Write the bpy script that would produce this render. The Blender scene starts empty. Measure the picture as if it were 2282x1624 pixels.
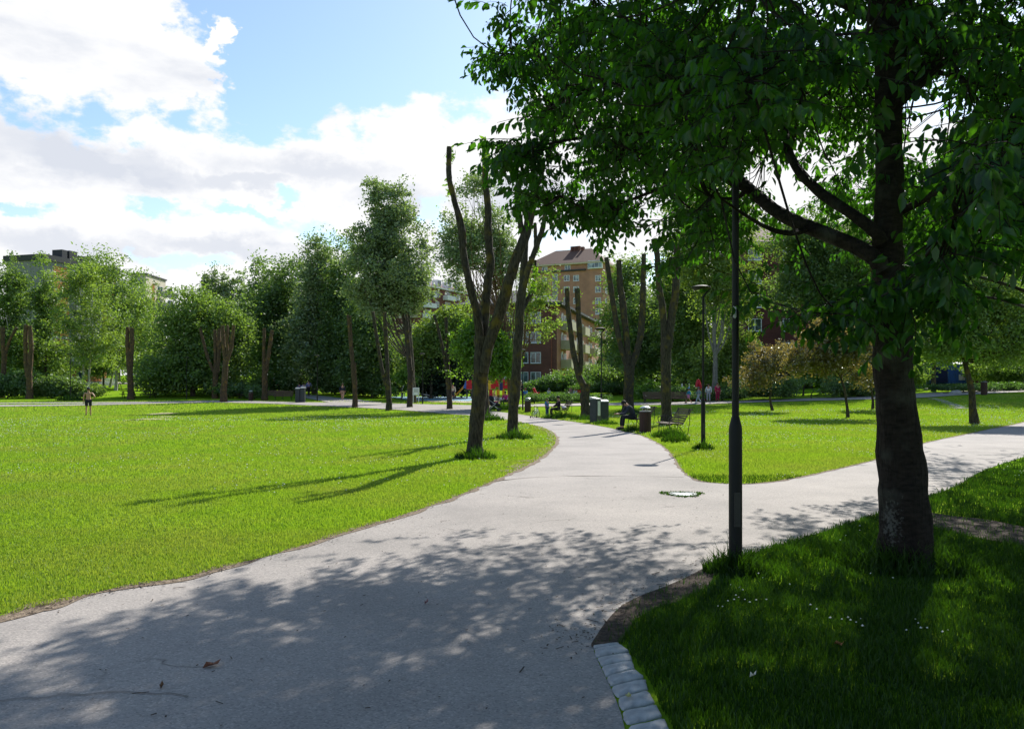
EXPOSURE = .65; SUN_S = 5.0; SKY_S = .107
SKY_TINT = (1.12,1.16,1.12,1); CL_LIT = (.67,.67,.675,1); CL_SHADE = (.47,.495,.55,1)
GRASS_K = 1.0; LEAF_K = 1.0; CH_SEED = 42
import bpy, bmesh, math, random
import numpy as np
from mathutils import Vector, Matrix, noise as mn
from mathutils.geometry import delaunay_2d_cdt
random.seed(7); RNG = np.random.default_rng(11)
sc = bpy.context.scene; COL = sc.collection
R = math.radians; PI = math.pi
F, CX, HY, EYE = 1760.0, 1141.0, 868.0, 1.6        # survey constants of the photograph (2282 px wide)
SUN_EL, SUN_AZ = R(40), R(26)

# ------------------------------------------------------------------ terrain
def G(X, Y):
    X = np.asarray(X, float); Y = np.asarray(Y, float)
    g = 0.02*np.clip(Y-50, 0, 90) + 0.04*np.clip(Y-85, 0, 60)
    g = g + 0.035*np.clip(X-5, 0, 45)*np.clip((Y-36)/20, 0, 1)
    g = g + 0.012*np.clip(-Y-30, 0, 1)*0
    return g
def g1(X, Y): return float(G(X, Y))
def at(x, y):
    """ground point seen at photo pixel x, y"""
    k = (x-CX)/F; s = (y-HY)/F
    Y = 2.0; prev = None
    while Y < 260:
        v = (EYE - s*Y) - g1(k*Y, Y)
        if v <= 0: break
        Y *= 1.01
    lo, hi = Y/1.01, Y
    for _ in range(20):
        m = (lo+hi)/2
        if (EYE - s*m) - g1(k*m, m) > 0: lo = m
        else: hi = m
    return Vector((k*lo, lo, g1(k*lo, lo)))
def col_at(x, d):
    X = (x-CX)/F*d
    return Vector((X, d, g1(X, d)))
def zh(y, d): return EYE + (HY-y)/F*d
def px(p): return np.stack([CX+F*p[:,0]/p[:,1], HY-F*(p[:,2]-EYE)/p[:,1]], 1)

# ------------------------------------------------------------------ materials
MATS = {}
def nmat(name):
    m = bpy.data.materials.new(name); m.use_nodes = True
    m.node_tree.nodes.clear(); MATS[name] = m
    return m, m.node_tree.nodes, m.node_tree.links
def nd(ns, t, **kw):
    n = ns.new(t)
    for k, v in kw.items():
        if k.startswith('i_'):
            key = k[2:]
            n.inputs[int(key) if key.isdigit() else key.replace('_', ' ')].default_value = v
        else: setattr(n, k, v)
    return n
def ramp(ns, stops):
    r = ns.new('ShaderNodeValToRGB'); e = r.color_ramp.elements
    while len(e) < len(stops): e.new(0.5)
    for q, (p, c) in zip(e, stops): q.position = p; q.color = (*c, 1)
    return r
def surf(name, c1, c2=None, scale=8, rough=.8, bump=.0, bscale=40, metal=0, spec=.3, stretch=(1,1,1), detail=6, c3=None):
    """noise-mottled principled surface"""
    m, ns, ln = nmat(name)
    tc = nd(ns, 'ShaderNodeTexCoord'); mp = nd(ns, 'ShaderNodeMapping'); mp.inputs['Scale'].default_value = stretch
    ln.new(tc.outputs['Object'], mp.inputs[0])
    n = nd(ns, 'ShaderNodeTexNoise'); n.inputs['Scale'].default_value = scale; n.inputs['Detail'].default_value = detail
    ln.new(mp.outputs[0], n.inputs['Vector'])
    if c2 is None: c2 = tuple(x*.75 for x in c1)
    st = [(.32, c2), (.68, c1)] if c3 is None else [(.3, c2), (.52, c1), (.72, c3)]
    r = ramp(ns, st); ln.new(n.outputs[0], r.inputs[0])
    b = nd(ns, 'ShaderNodeBsdfPrincipled'); b.inputs['Roughness'].default_value = rough
    b.inputs['Metallic'].default_value = metal; b.inputs['Specular IOR Level'].default_value = spec
    ln.new(r.outputs[0], b.inputs['Base Color'])
    if bump:
        n2 = nd(ns, 'ShaderNodeTexNoise'); n2.inputs['Scale'].default_value = bscale; n2.inputs['Detail'].default_value = 5
        ln.new(mp.outputs[0], n2.inputs['Vector'])
        bp = nd(ns, 'ShaderNodeBump'); bp.inputs['Strength'].default_value = min(1, bump); bp.inputs['Distance'].default_value = .02*max(1, bump)
        ln.new(n2.outputs[0], bp.inputs['Height']); ln.new(bp.outputs[0], b.inputs['Normal'])
    o = nd(ns, 'ShaderNodeOutputMaterial'); ln.new(b.outputs[0], o.inputs[0])
    return m
def leafmat(name, dark, light, trans, tw=.45, gloss=.06, rough=.35, patch=None):
    """leaf: diffuse + translucent + a little gloss; colour varies leaf by leaf"""
    m, ns, ln = nmat(name)
    a = nd(ns, 'ShaderNodeAttribute', attribute_name='rnd')
    r = ramp(ns, [(0, dark), (1, light)]); ln.new(a.outputs['Fac'], r.inputs[0])
    col = r.outputs[0]
    tcol = ramp(ns, [(0, tuple(x*.6 for x in trans)), (1, trans)]); ln.new(a.outputs['Fac'], tcol.inputs[0])
    tc_ = tcol.outputs[0]
    if patch:
        tc = nd(ns, 'ShaderNodeTexCoord')
        n = nd(ns, 'ShaderNodeTexNoise'); n.inputs['Scale'].default_value = patch[0]; n.inputs['Detail'].default_value = 3
        ln.new(tc.outputs['Object'], n.inputs['Vector'])
        rr = ramp(ns, [(.4, (0,0,0)), (.62, (1,1,1))]); ln.new(n.outputs[0], rr.inputs[0])
        for k in (0, 1):
            mx = nd(ns, 'ShaderNodeMixRGB', blend_type='MULTIPLY'); mx.inputs[2].default_value = (*patch[1], 1)
            ln.new(rr.outputs[0], mx.inputs[0]); ln.new(col if k == 0 else tc_, mx.inputs[1])
            if k == 0: col = mx.outputs[0]
            else: tc_ = mx.outputs[0]
    d = nd(ns, 'ShaderNodeBsdfDiffuse'); t = nd(ns, 'ShaderNodeBsdfTranslucent')
    ln.new(col, d.inputs[0]); ln.new(tc_, t.inputs[0])
    mix = nd(ns, 'ShaderNodeMixShader'); mix.inputs[0].default_value = tw
    ln.new(d.outputs[0], mix.inputs[1]); ln.new(t.outputs[0], mix.inputs[2])
    g = nd(ns, 'ShaderNodeBsdfGlossy'); g.inputs['Roughness'].default_value = rough; g.inputs[0].default_value = (.8,.85,.8,1)
    mg = nd(ns, 'ShaderNodeMixShader'); mg.inputs[0].default_value = gloss
    ln.new(mix.outputs[0], mg.inputs[1]); ln.new(g.outputs[0], mg.inputs[2])
    o = nd(ns, 'ShaderNodeOutputMaterial'); ln.new(mg.outputs[0], o.inputs[0])
    return m
def barkmat(name, base, dark, lichen, fis=1.0, sc_=1.0, rings=False, patch=None):
    m, ns, ln = nmat(name)
    tc = nd(ns, 'ShaderNodeTexCoord'); mp = nd(ns, 'ShaderNodeMapping')
    mp.inputs['Scale'].default_value = (1,1,.22) if not rings else (.7,.7,2.0)
    ln.new(tc.outputs['Object'], mp.inputs[0])
    v = nd(ns, 'ShaderNodeTexNoise'); v.inputs['Scale'].default_value = 26*sc_; v.inputs['Detail'].default_value = 7; v.inputs['Roughness'].default_value = .65
    ln.new(mp.outputs[0], v.inputs['Vector'])
    r = ramp(ns, [(.38, dark), (.62, base)]); ln.new(v.outputs[0], r.inputs[0])
    n = nd(ns, 'ShaderNodeTexNoise'); n.inputs['Scale'].default_value = 3.1; n.inputs['Detail'].default_value = 8
    ln.new(tc.outputs['Object'], n.inputs['Vector'])
    r2 = ramp(ns, [(.53, (0,0,0)), (.68, (1,1,1))]); ln.new(n.outputs[0], r2.inputs[0])
    mx = nd(ns, 'ShaderNodeMixRGB'); mx.inputs[2].default_value = (*lichen, 1)
    ln.new(r2.outputs[0], mx.inputs[0]); ln.new(r.outputs[0], mx.inputs[1])
    b = nd(ns, 'ShaderNodeBsdfPrincipled'); b.inputs['Roughness'].default_value = .9; b.inputs['Specular IOR Level'].default_value = .15
    ln.new(mx.outputs[0], b.inputs['Base Color'])
    bp = nd(ns, 'ShaderNodeBump'); bp.inputs['Strength'].default_value = .9; bp.inputs['Distance'].default_value = .03*fis
    ln.new(v.outputs[0], bp.inputs['Height']); nrm = bp.outputs[0]
    if patch:      # fissures low on the old trunk and a pale scar
        m2 = nd(ns, 'ShaderNodeMapping'); m2.inputs['Scale'].default_value = (1,1,.16); ln.new(tc.outputs['Object'], m2.inputs[0])
        w2 = nd(ns, 'ShaderNodeTexNoise'); w2.inputs['Scale'].default_value = 30; w2.inputs['Detail'].default_value = 8; ln.new(m2.outputs[0], w2.inputs['Vector'])
        b2 = nd(ns, 'ShaderNodeBump'); b2.inputs['Strength'].default_value = 1; b2.inputs['Distance'].default_value = .05
        ln.new(w2.outputs[0], b2.inputs['Height']); ln.new(nrm, b2.inputs['Normal']); nrm = b2.outputs[0]
        ds = nd(ns, 'ShaderNodeVectorMath', operation='SUBTRACT'); ds.inputs[1].default_value = patch; ln.new(tc.outputs['Object'], ds.inputs[0])
        sc2 = nd(ns, 'ShaderNodeVectorMath', operation='MULTIPLY'); sc2.inputs[1].default_value = (1,1,.38); ln.new(ds.outputs[0], sc2.inputs[0])
        le = nd(ns, 'ShaderNodeVectorMath', operation='LENGTH'); ln.new(sc2.outputs[0], le.inputs[0])
        w3 = nd(ns, 'ShaderNodeTexNoise'); w3.inputs['Scale'].default_value = 34; w3.inputs['Detail'].default_value = 6; ln.new(tc.outputs['Object'], w3.inputs['Vector'])
        sb = nd(ns, 'ShaderNodeMath', operation='MULTIPLY_ADD'); sb.inputs[1].default_value = .34; ln.new(w3.outputs[0], sb.inputs[0]); ln.new(le.outputs['Value'], sb.inputs[2])
        r5 = ramp(ns, [(.19,(1,1,1)),(.25,(0,0,0))]); ln.new(sb.outputs[0], r5.inputs[0])
        m5 = nd(ns, 'ShaderNodeMixRGB'); m5.inputs[2].default_value = (.10,.10,.09,1); ln.new(r5.outputs[0], m5.inputs[0]); ln.new(mx.outputs[0], m5.inputs[1]); ln.new(m5.outputs[0], b.inputs['Base Color'])
    ln.new(nrm, b.inputs['Normal'])
    o = nd(ns, 'ShaderNodeOutputMaterial'); ln.new(b.outputs[0], o.inputs[0])
    return m
def brickmat(name, c1, c2, mortar):
    m, ns, ln = nmat(name)
    tc = nd(ns, 'ShaderNodeTexCoord'); sp = nd(ns, 'ShaderNodeSeparateXYZ'); ln.new(tc.outputs['Object'], sp.inputs[0])
    ad = nd(ns, 'ShaderNodeMath', operation='ADD'); ln.new(sp.outputs[0], ad.inputs[0]); ln.new(sp.outputs[1], ad.inputs[1])
    cb = nd(ns, 'ShaderNodeCombineXYZ'); ln.new(ad.outputs[0], cb.inputs[0]); ln.new(sp.outputs[2], cb.inputs[1])
    br = nd(ns, 'ShaderNodeTexBrick'); br.inputs['Color1'].default_value = (*c1,1); br.inputs['Color2'].default_value = (*c2,1); br.inputs['Mortar'].default_value = (*mortar,1)
    br.inputs['Scale'].default_value = 1; br.inputs['Brick Width'].default_value = .26; br.inputs['Row Height'].default_value = .08; br.inputs['Mortar Size'].default_value = .008
    ln.new(cb.outputs[0], br.inputs['Vector'])
    n = nd(ns, 'ShaderNodeTexNoise'); n.inputs['Scale'].default_value = .5; n.inputs['Detail'].default_value = 8; ln.new(tc.outputs['Object'], n.inputs['Vector'])
    r = ramp(ns, [(.3,(.72,.72,.75)),(.7,(1.15,1.1,1.08))]); ln.new(n.outputs[0], r.inputs[0])
    mx = nd(ns, 'ShaderNodeMixRGB', blend_type='MULTIPLY'); mx.inputs[0].default_value = 1
    ln.new(br.outputs[0], mx.inputs[1]); ln.new(r.outputs[0], mx.inputs[2])
    b = nd(ns, 'ShaderNodeBsdfPrincipled'); b.inputs['Roughness'].default_value = .9; ln.new(mx.outputs[0], b.inputs['Base Color'])
    o = nd(ns, 'ShaderNodeOutputMaterial'); ln.new(b.outputs[0], o.inputs[0])
    return m

M = {}
M['bark_pollard'] = barkmat('bark_pollard', (.075,.063,.048), (.022,.019,.015), (.115,.088,.022), 1.5)
M['bark_tan'] = barkmat('bark_tan', (.125,.086,.052), (.036,.027,.019), (.16,.10,.035), 1.4)
M['bark_cherry'] = barkmat('bark_cherry', (.030,.024,.020), (.012,.010,.009), (.055,.055,.046), .5, .6, rings=True, patch=(-.17,-.10,.42))
M['bark_plain'] = barkmat('bark_plain', (.10,.085,.065), (.035,.03,.025), (.13,.12,.08), 1)
M['bark_warm'] = barkmat('bark_warm', (.20,.125,.075), (.08,.05,.032), (.16,.10,.06), 1)
M['bark_grey'] = barkmat('bark_grey', (.24,.235,.215), (.10,.095,.085), (.19,.19,.15), .5)
M['bark_birch'] = barkmat('bark_birch', (.55,.53,.50), (.16,.15,.14), (.40,.39,.37), .4, .5, rings=True)
M['cut_wood'] = surf('cut_wood', (.62,.45,.26), (.45,.30,.16), 12)
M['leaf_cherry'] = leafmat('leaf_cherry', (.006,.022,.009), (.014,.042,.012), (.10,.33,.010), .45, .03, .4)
M['leaf_mid'] = leafmat('leaf_mid', (.060,.120,.028), (.16,.25,.055), (.30,.48,.045), .42, .05, .5)
M['leaf_dark'] = leafmat('leaf_dark', (.044,.096,.032), (.13,.205,.056), (.25,.42,.05), .42, .05, .5)
M['leaf_willow'] = leafmat('leaf_willow', (.082,.138,.062), (.235,.30,.14), (.34,.50,.09), .38, .08, .5)
M['leaf_birch'] = leafmat('leaf_birch', (.075,.13,.028), (.18,.27,.060), (.36,.54,.045), .42, .05, .5)
M['leaf_lime'] = leafmat('leaf_lime', (.050,.12,.012), (.12,.24,.02), (.26,.50,.015), .5, .05, .5)
M['leaf_shrub'] = leafmat('leaf_shrub', (.035,.08,.020), (.10,.19,.045), (.16,.33,.03), .42, .06, .5)
M['leaf_copper'] = leafmat('leaf_copper', (.066,.056,.022), (.19,.155,.052), (.35,.27,.05), .42, .09, .4)
M['leaf_conifer'] = leafmat('leaf_conifer', (.008,.022,.014), (.02,.045,.02), (.02,.05,.012), .2, .03, .6)
M['grass'] = leafmat('grass_blades', (.115,.215,.018), (.225,.345,.036), (.39,.60,.022), .42, .035, .45, patch=(.45, (1.14,.93,1.9)))
M['grass_shaded'] = leafmat('grass_shaded', (.011,.033,.003), (.026,.066,.006), (.065,.175,.005), .42, .02, .45)  # grass colour darkened, with the shade under the trees put into it
M['grass_tuft'] = leafmat('grass_tuft', (.085,.19,.014), (.17,.31,.026), (.30,.58,.015), .5, .04, .45)
M['verge'] = surf('verge', (.20,.15,.105), (.11,.08,.055), 30, .95, 1.0, 70, c3=(.30,.24,.17))
M['clover'] = surf('clover_white', (.85,.85,.80), (.7,.7,.62), 60)
M['lamp_paint'] = surf('lamp_paint', (.008,.010,.010), (.005,.006,.006), 3, .55, .15, 60, spec=.25)
M['lamp_lens'] = surf('lamp_lens', (.55,.62,.35), (.45,.52,.28), 3, .3)
M['steel_dark'] = surf('steel_dark', (.018,.02,.02), None, 6, .45, spec=.5)
M['steel_grey'] = surf('steel_grey', (.30,.32,.33), (.22,.24,.25), 6, .45, metal=.3)
M['galv'] = surf('galvanised', (.55,.57,.58), (.40,.42,.44), 8, .4, metal=.6)
M['wood_bench'] = surf('wood_bench', (.15,.095,.055), (.070,.042,.026), 9, .6, .3, 50, stretch=(1,8,8))
M['wood_pale'] = surf('wood_pale', (.42,.33,.22), (.28,.21,.13), 9, .7, stretch=(1,8,8))
M['wood_bin'] = surf('wood_bin', (.085,.040,.030), (.035,.020,.018), 7, .6, stretch=(6,6,.6))
M['wood_black'] = surf('wood_black', (.030,.028,.024), None, 7, .7)
M['bin_grey'] = surf('bin_grey', (.035,.045,.048), (.025,.032,.035), 5, .5, .1)
M['paper'] = surf('paper_notice', (.6,.6,.58), (.45,.45,.44), 25, .8)
M['brick_red'] = brickmat('brick_red', (.20,.068,.046), (.155,.050,.038), (.14,.10,.085))
M['brick_tower'] = brickmat('brick_tower', (.43,.215,.135), (.37,.185,.115), (.33,.22,.16))
M['brick_brown'] = brickmat('brick_brown', (.13,.034,.026), (.105,.028,.022), (.09,.05,.045))
M['brick_sunlit'] = brickmat('brick_sunlit', (.40,.17,.10), (.33,.14,.085), (.25,.17,.13))  # the red brick again, lightened to carry sunlight in its colour
M['render_grey'] = surf('render_grey', (.22,.225,.235), (.17,.175,.185), 1.5)
M['render_beige'] = surf('render_beige', (.55,.50,.40), (.48,.43,.34), 1.5)
M['render_orange'] = surf('render_orange', (.50,.20,.07), (.42,.16,.055), 1.5)
M['roof_tile'] = surf('roof_tile', (.155,.085,.060), (.10,.055,.042), 6, .85, .4, 8, stretch=(1,1,4))
M['roof_dark'] = surf('roof_dark', (.045,.048,.055), None, 3, .7)
M['white_paint'] = surf('white_paint', (.78,.79,.80), (.70,.71,.72), 4, .5)
M['cornice'] = surf('cornice_cream', (.55,.47,.33), (.45,.38,.27), 3, .7)
M['balcony'] = surf('balcony_panel', (.47,.43,.30), (.40,.36,.25), 2, .7)
M['pipe_red'] = surf('pipe_red', (.32,.10,.065), None, 3, .5)
def glass():
    m, ns, ln = nmat('window_glass')
    tc = nd(ns,'ShaderNodeTexCoord'); n = nd(ns,'ShaderNodeTexNoise'); n.inputs['Scale'].default_value = .9; ln.new(tc.outputs['Object'], n.inputs['Vector'])
    r = ramp(ns, [(.42,(.02,.035,.04)),(.55,(.10,.16,.18)),(.7,(.30,.36,.38))]); ln.new(n.outputs[0], r.inputs[0])
    b = nd(ns,'ShaderNodeBsdfPrincipled'); b.inputs['Roughness'].default_value = .08; b.inputs['Specular IOR Level'].default_value = .8
    ln.new(r.outputs[0], b.inputs['Base Color']); o = nd(ns,'ShaderNodeOutputMaterial'); ln.new(b.outputs[0], o.inputs[0]); return m
M['glass'] = glass()
def flat(name, c, rough=.75, **k):
    if name not in M: M[name] = surf(name, c, tuple(x*.82 for x in c), 7, rough, **k)
    return M[name]
flat('skin', (.42,.23,.15), .55); flat('skin_dark', (.20,.10,.065), .55)
flat('hair_dark', (.015,.012,.010)); flat('hair_brown', (.06,.035,.02)); flat('hair_fair', (.30,.20,.09))

# ground materials -------------------------------------------------
def ground_grass():
    m, ns, ln = nmat('lawn')
    tc = nd(ns,'ShaderNodeTexCoord')
    n1 = nd(ns,'ShaderNodeTexNoise'); n1.inputs['Scale'].default_value = .22; n1.inputs['Detail'].default_value = 5
    n2 = nd(ns,'ShaderNodeTexNoise'); n2.inputs['Scale'].default_value = 5.5; n2.inputs['Detail'].default_value = 10; n2.inputs['Roughness'].default_value = .75
    for n in (n1, n2): ln.new(tc.outputs['Object'], n.inputs['Vector'])
    ra = ramp(ns, [(.3,(.14,.265,.016)),(.5,(.185,.32,.018)),(.68,(.24,.335,.035)),(.8,(.29,.32,.07))]); ln.new(n1.outputs[0], ra.inputs[0])
    rb = ramp(ns, [(.30,(.45,.55,.5)),(.55,(1,1,1)),(.75,(1.25,1.15,1.2))]); ln.new(n2.outputs[0], rb.inputs[0])
    mx = nd(ns,'ShaderNodeMixRGB', blend_type='MULTIPLY'); mx.inputs[0].default_value = 1
    ln.new(ra.outputs[0], mx.inputs[1]); ln.new(rb.outputs[0], mx.inputs[2])
    d = nd(ns,'ShaderNodeBsdfDiffuse'); ln.new(mx.outputs[0], d.inputs[0])
    bp = nd(ns,'ShaderNodeBump'); bp.inputs['Strength'].default_value = .9; bp.inputs['Distance'].default_value = .05
    ln.new(n2.outputs[0], bp.inputs['Height']); ln.new(bp.outputs[0], d.inputs['Normal'])
    o = nd(ns,'ShaderNodeOutputMaterial'); ln.new(d.outputs[0], o.inputs[0]); return m
M['lawn'] = ground_grass()
def asphalt():
    m, ns, ln = nmat('path_asphalt')
    tc = nd(ns,'ShaderNodeTexCoord')
    n1 = nd(ns,'ShaderNodeTexNoise'); n1.inputs['Scale'].default_value = .55; n1.inputs['Detail'].default_value = 7; n1.inputs['Roughness'].default_value = .6
    n2 = nd(ns,'ShaderNodeTexVoronoi'); n2.inputs['Scale'].default_value = 95
    n3 = nd(ns,'ShaderNodeTexNoise'); n3.inputs['Scale'].default_value = 38; n3.inputs['Detail'].default_value = 6
    for n in (n1, n2, n3): ln.new(tc.outputs['Object'], n.inputs['Vector'])
    ra = ramp(ns, [(.3,(.225,.208,.193)),(.5,(.285,.261,.242)),(.72,(.335,.305,.280))]); ln.new(n1.outputs[0], ra.inputs[0])
    sepc = nd(ns,'ShaderNodeSeparateColor'); ln.new(n2.outputs['Color'], sepc.inputs[0])
    rb = ramp(ns, [(.0,(.62,.62,.64)),(.25,(.92,.92,.92)),(.8,(1.05,1.04,1.03)),(1,(1.4,1.38,1.35))]); ln.new(sepc.outputs[0], rb.inputs[0])
    mx = nd(ns,'ShaderNodeMixRGB', blend_type='MULTIPLY'); mx.inputs[0].default_value = .8
    ln.new(ra.outputs[0], mx.inputs[1]); ln.new(rb.outputs[0], mx.inputs[2])
    # hairline cracks
    nw = nd(ns,'ShaderNodeTexNoise'); nw.inputs['Scale'].default_value = 1.6; nw.inputs['Detail'].default_value = 4; ln.new(tc.outputs['Object'], nw.inputs['Vector'])
    av = nd(ns,'ShaderNodeVectorMath', operation='MULTIPLY_ADD'); av.inputs[1].default_value = (.7,.7,.7)
    ln.new(nw.outputs['Color'], av.inputs[0]); ln.new(tc.outputs['Object'], av.inputs[2])
    vc = nd(ns,'ShaderNodeTexVoronoi', feature='DISTANCE_TO_EDGE'); vc.inputs['Scale'].default_value = .33; ln.new(av.outputs[0], vc.inputs['Vector'])
    rc = ramp(ns, [(.0,(.5,.49,.48)),(.0025,(.7,.7,.7)),(.005,(1,1,1))]); ln.new(vc.outputs[0], rc.inputs[0])
    nk = nd(ns,'ShaderNodeTexNoise'); nk.inputs['Scale'].default_value = .8; ln.new(tc.outputs['Object'], nk.inputs['Vector'])
    rk = ramp(ns, [(.56,(0,0,0)),(.68,(1,1,1))]); ln.new(nk.outputs[0], rk.inputs[0])
    m2 = nd(ns,'ShaderNodeMixRGB', blend_type='MULTIPLY'); ln.new(rk.outputs[0], m2.inputs[0]); ln.new(mx.outputs[0], m2.inputs[1]); ln.new(rc.outputs[0], m2.inputs[2])
    b = nd(ns,'ShaderNodeBsdfPrincipled'); b.inputs['Roughness'].default_value = .85; b.inputs['Specular IOR Level'].default_value = .25; ln.new(m2.outputs[0], b.inputs['Base Color'])
    bp = nd(ns,'ShaderNodeBump'); bp.inputs['Strength'].default_value = .55; bp.inputs['Distance'].default_value = .006
    ln.new(n3.outputs[0], bp.inputs['Height']); ln.new(bp.outputs[0], b.inputs['Normal'])
    o = nd(ns,'ShaderNodeOutputMaterial'); ln.new(b.outputs[0], o.inputs[0]); return m
M['asphalt'] = asphalt()
M['asphalt_crack'] = surf('asphalt_crack', (.17,.158,.148), (.10,.095,.09), 30)
M['gravel'] = surf('gravel_path', (.36,.33,.29), (.28,.255,.225), 9, .9, .3, 60)
M['soil'] = surf('soil', (.060,.042,.030), (.025,.018,.014), 22, .95, 1.0, 70, c3=(.11,.08,.058))
M['bare'] = surf('bare_earth', (.42,.35,.20), (.20,.24,.06), 3, .95, .5, 30)
M['play_blue'] = surf('rubber_blue', (.20,.36,.46), (.15,.28,.38), 2, .8)
M['sand'] = surf('sand', (.45,.38,.27), (.38,.32,.22), 8, .95)
M['granite'] = surf('granite', (.40,.40,.40), (.27,.275,.28), 14, .8, .8, 30, c3=(.48,.475,.465))
M['rock'] = surf('rock', (.42,.41,.38), (.28,.27,.25), 4, .9, 1, 8)

# ------------------------------------------------------------------ mesh helpers
class MB:
    def __init__(s): s.v = []; s.f = []
    def add(s, vs, fs):
        o = len(s.v); s.v += [tuple(v) for v in vs]; s.f += [tuple(i+o for i in f) for f in fs]; return s
    def box(s, c, d, rz=0, rx=0, ry=0, bev=0):
        c = Vector(c); h = Vector(d)/2
        m = Matrix.Rotation(rz,4,'Z') @ Matrix.Rotation(ry,4,'Y') @ Matrix.Rotation(rx,4,'X')
        if bev <= 0:
            vs = [c + m @ Vector((sx*h.x, sy*h.y, sz*h.z)) for sz in (-1,1) for sy in (-1,1) for sx in (-1,1)]
            return s.add(vs, [(0,2,3,1),(4,5,7,6),(0,1,5,4),(2,6,7,3),(0,4,6,2),(1,3,7,5)])
        bm = bmesh.new(); bmesh.ops.create_cube(bm, size=1)
        for v in bm.verts: v.co = Vector((v.co.x*d[0], v.co.y*d[1], v.co.z*d[2]))
        bmesh.ops.bevel(bm, geom=bm.edges[:], offset=bev, segments=2, affect='EDGES')
        bm.verts.ensure_lookup_table(); bm.verts.index_update()
        vs = [c + m @ v.co for v in bm.verts]; fs = [[v.index for v in f.verts] for f in bm.faces]; bm.free()
        return s.add(vs, fs)
    def tube(s, pts, rad, n=8, cap=True, wob=0, seed=0):
        pts = [Vector(p) for p in pts]
        if not hasattr(rad, '__len__'): rad = [rad]*len(pts)
        t = [(pts[min(i+1,len(pts)-1)]-pts[max(i-1,0)]).normalized() for i in range(len(pts))]
        u = t[0].cross(Vector((0,1,0.01)))
        if u.length < .05: u = t[0].cross(Vector((1,0,0)))
        u.normalize(); vs = []; 
        for i, p in enumerate(pts):
            u = (u - t[i]*u.dot(t[i])).normalized(); w = t[i].cross(u)
            for k in range(n):
                a = 2*PI*k/n; r = rad[i]
                if wob: r *= 1 + wob*(mn.noise(Vector((math.cos(a)*1.3+seed*7, math.sin(a)*1.3, i*.55+seed)))*1.3)
                vs.append(p + u*math.cos(a)*r + w*math.sin(a)*r)
        fs = [(i*n+k, i*n+(k+1)%n, (i+1)*n+(k+1)%n, (i+1)*n+k) for i in range(len(pts)-1) for k in range(n)]
        if cap: fs += [tuple(range(n-1,-1,-1)), tuple(range((len(pts)-1)*n, len(pts)*n))]
        return s.add(vs, fs)
    def lathe(s, prof, c=(0,0,0), n=16, sx=1, sy=1):
        c = Vector(c); vs = []
        for r, z in prof:
            for k in range(n):
                a = 2*PI*k/n; vs.append(c + Vector((math.cos(a)*r*sx, math.sin(a)*r*sy, z)))
        L = len(prof)
        fs = [(i*n+k, i*n+(k+1)%n, (i+1)*n+(k+1)%n, (i+1)*n+k) for i in range(L-1) for k in range(n)]
        fs += [tuple(range(n-1,-1,-1)), tuple(range((L-1)*n, L*n))]
        return s.add(vs, fs)
    def ball(s, c, r, n=12, m=8):
        c = Vector(c); r = Vector(r) if hasattr(r,'__len__') else Vector((r,r,r))
        vs = [c+Vector((0,0,-r.z))]
        for i in range(1, m):
            ph = -PI/2+PI*i/m
            for k in range(n):
                a = 2*PI*k/n; vs.append(c+Vector((math.cos(a)*math.cos(ph)*r.x, math.sin(a)*math.cos(ph)*r.y, math.sin(ph)*r.z)))
        vs.append(c+Vector((0,0,r.z))); T = len(vs)-1
        fs = [(0, 1+(k+1)%n, 1+k) for k in range(n)]
        for i in range(m-2):
            for k in range(n): a = 1+i*n; fs.append((a+k, a+(k+1)%n, a+n+(k+1)%n, a+n+k))
        a = 1+(m-2)*n
        fs += [(a+k, a+(k+1)%n, T) for k in range(n)]
        return s.add(vs, fs)
    def prism(s, poly, z0, z1, inset=0):
        n = len(poly); c = Vector((sum(p[0] for p in poly)/n, sum(p[1] for p in poly)/n))
        vs = [(p[0],p[1],z0) for p in poly] + [tuple(Vector(p[:2]).lerp(c, inset))+(z1,) for p in poly]
        return s.add(vs, [tuple(range(n-1,-1,-1)), tuple(range(n,2*n))] + [(i,(i+1)%n,n+(i+1)%n,n+i) for i in range(n)])
    def build(s, name, mat, parent=None, smooth=False, loc=None):
        me = bpy.data.meshes.new(name); me.from_pydata(s.v, [], s.f); me.update()
        if smooth:
            me.polygons.foreach_set('use_smooth', [True]*len(me.polygons))
            try: me.set_sharp_from_angle(angle=R(45))
            except Exception: pass
        me.materials.append(mat)
        return link(name, me, parent, loc)
def link(name, data, parent=None, loc=None):
    o = bpy.data.objects.new(name, data); COL.objects.link(o)
    if parent is not None: o.parent = parent
    if loc is not None: o.location = loc
    return o
def tag(o, label, cat, group=None, kind=None):
    if label: o['label'] = label
    if cat: o['category'] = cat
    if group: o['group'] = group
    if kind: o['kind'] = kind
    return o
def thing(name, label, cat, loc=(0,0,0), rz=0, group=None):
    o = link(name, None); o.location = loc; o.rotation_euler = (0,0,rz); o.empty_display_size = .2
    return tag(o, label, cat, group)
def copy_thing(root, loc, rz, label, group=None, scale=None):
    r = root.copy(); COL.objects.link(r); r.location = loc; r.rotation_euler = (0,0,rz); r['label'] = label
    if group: r['group'] = group
    if scale: r.scale = (scale,)*3
    for ch in list(root.children):
        c = ch.copy(); COL.objects.link(c); c.parent = r
        for g in list(ch.children):
            d = g.copy(); COL.objects.link(d); d.parent = c
    return r
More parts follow.
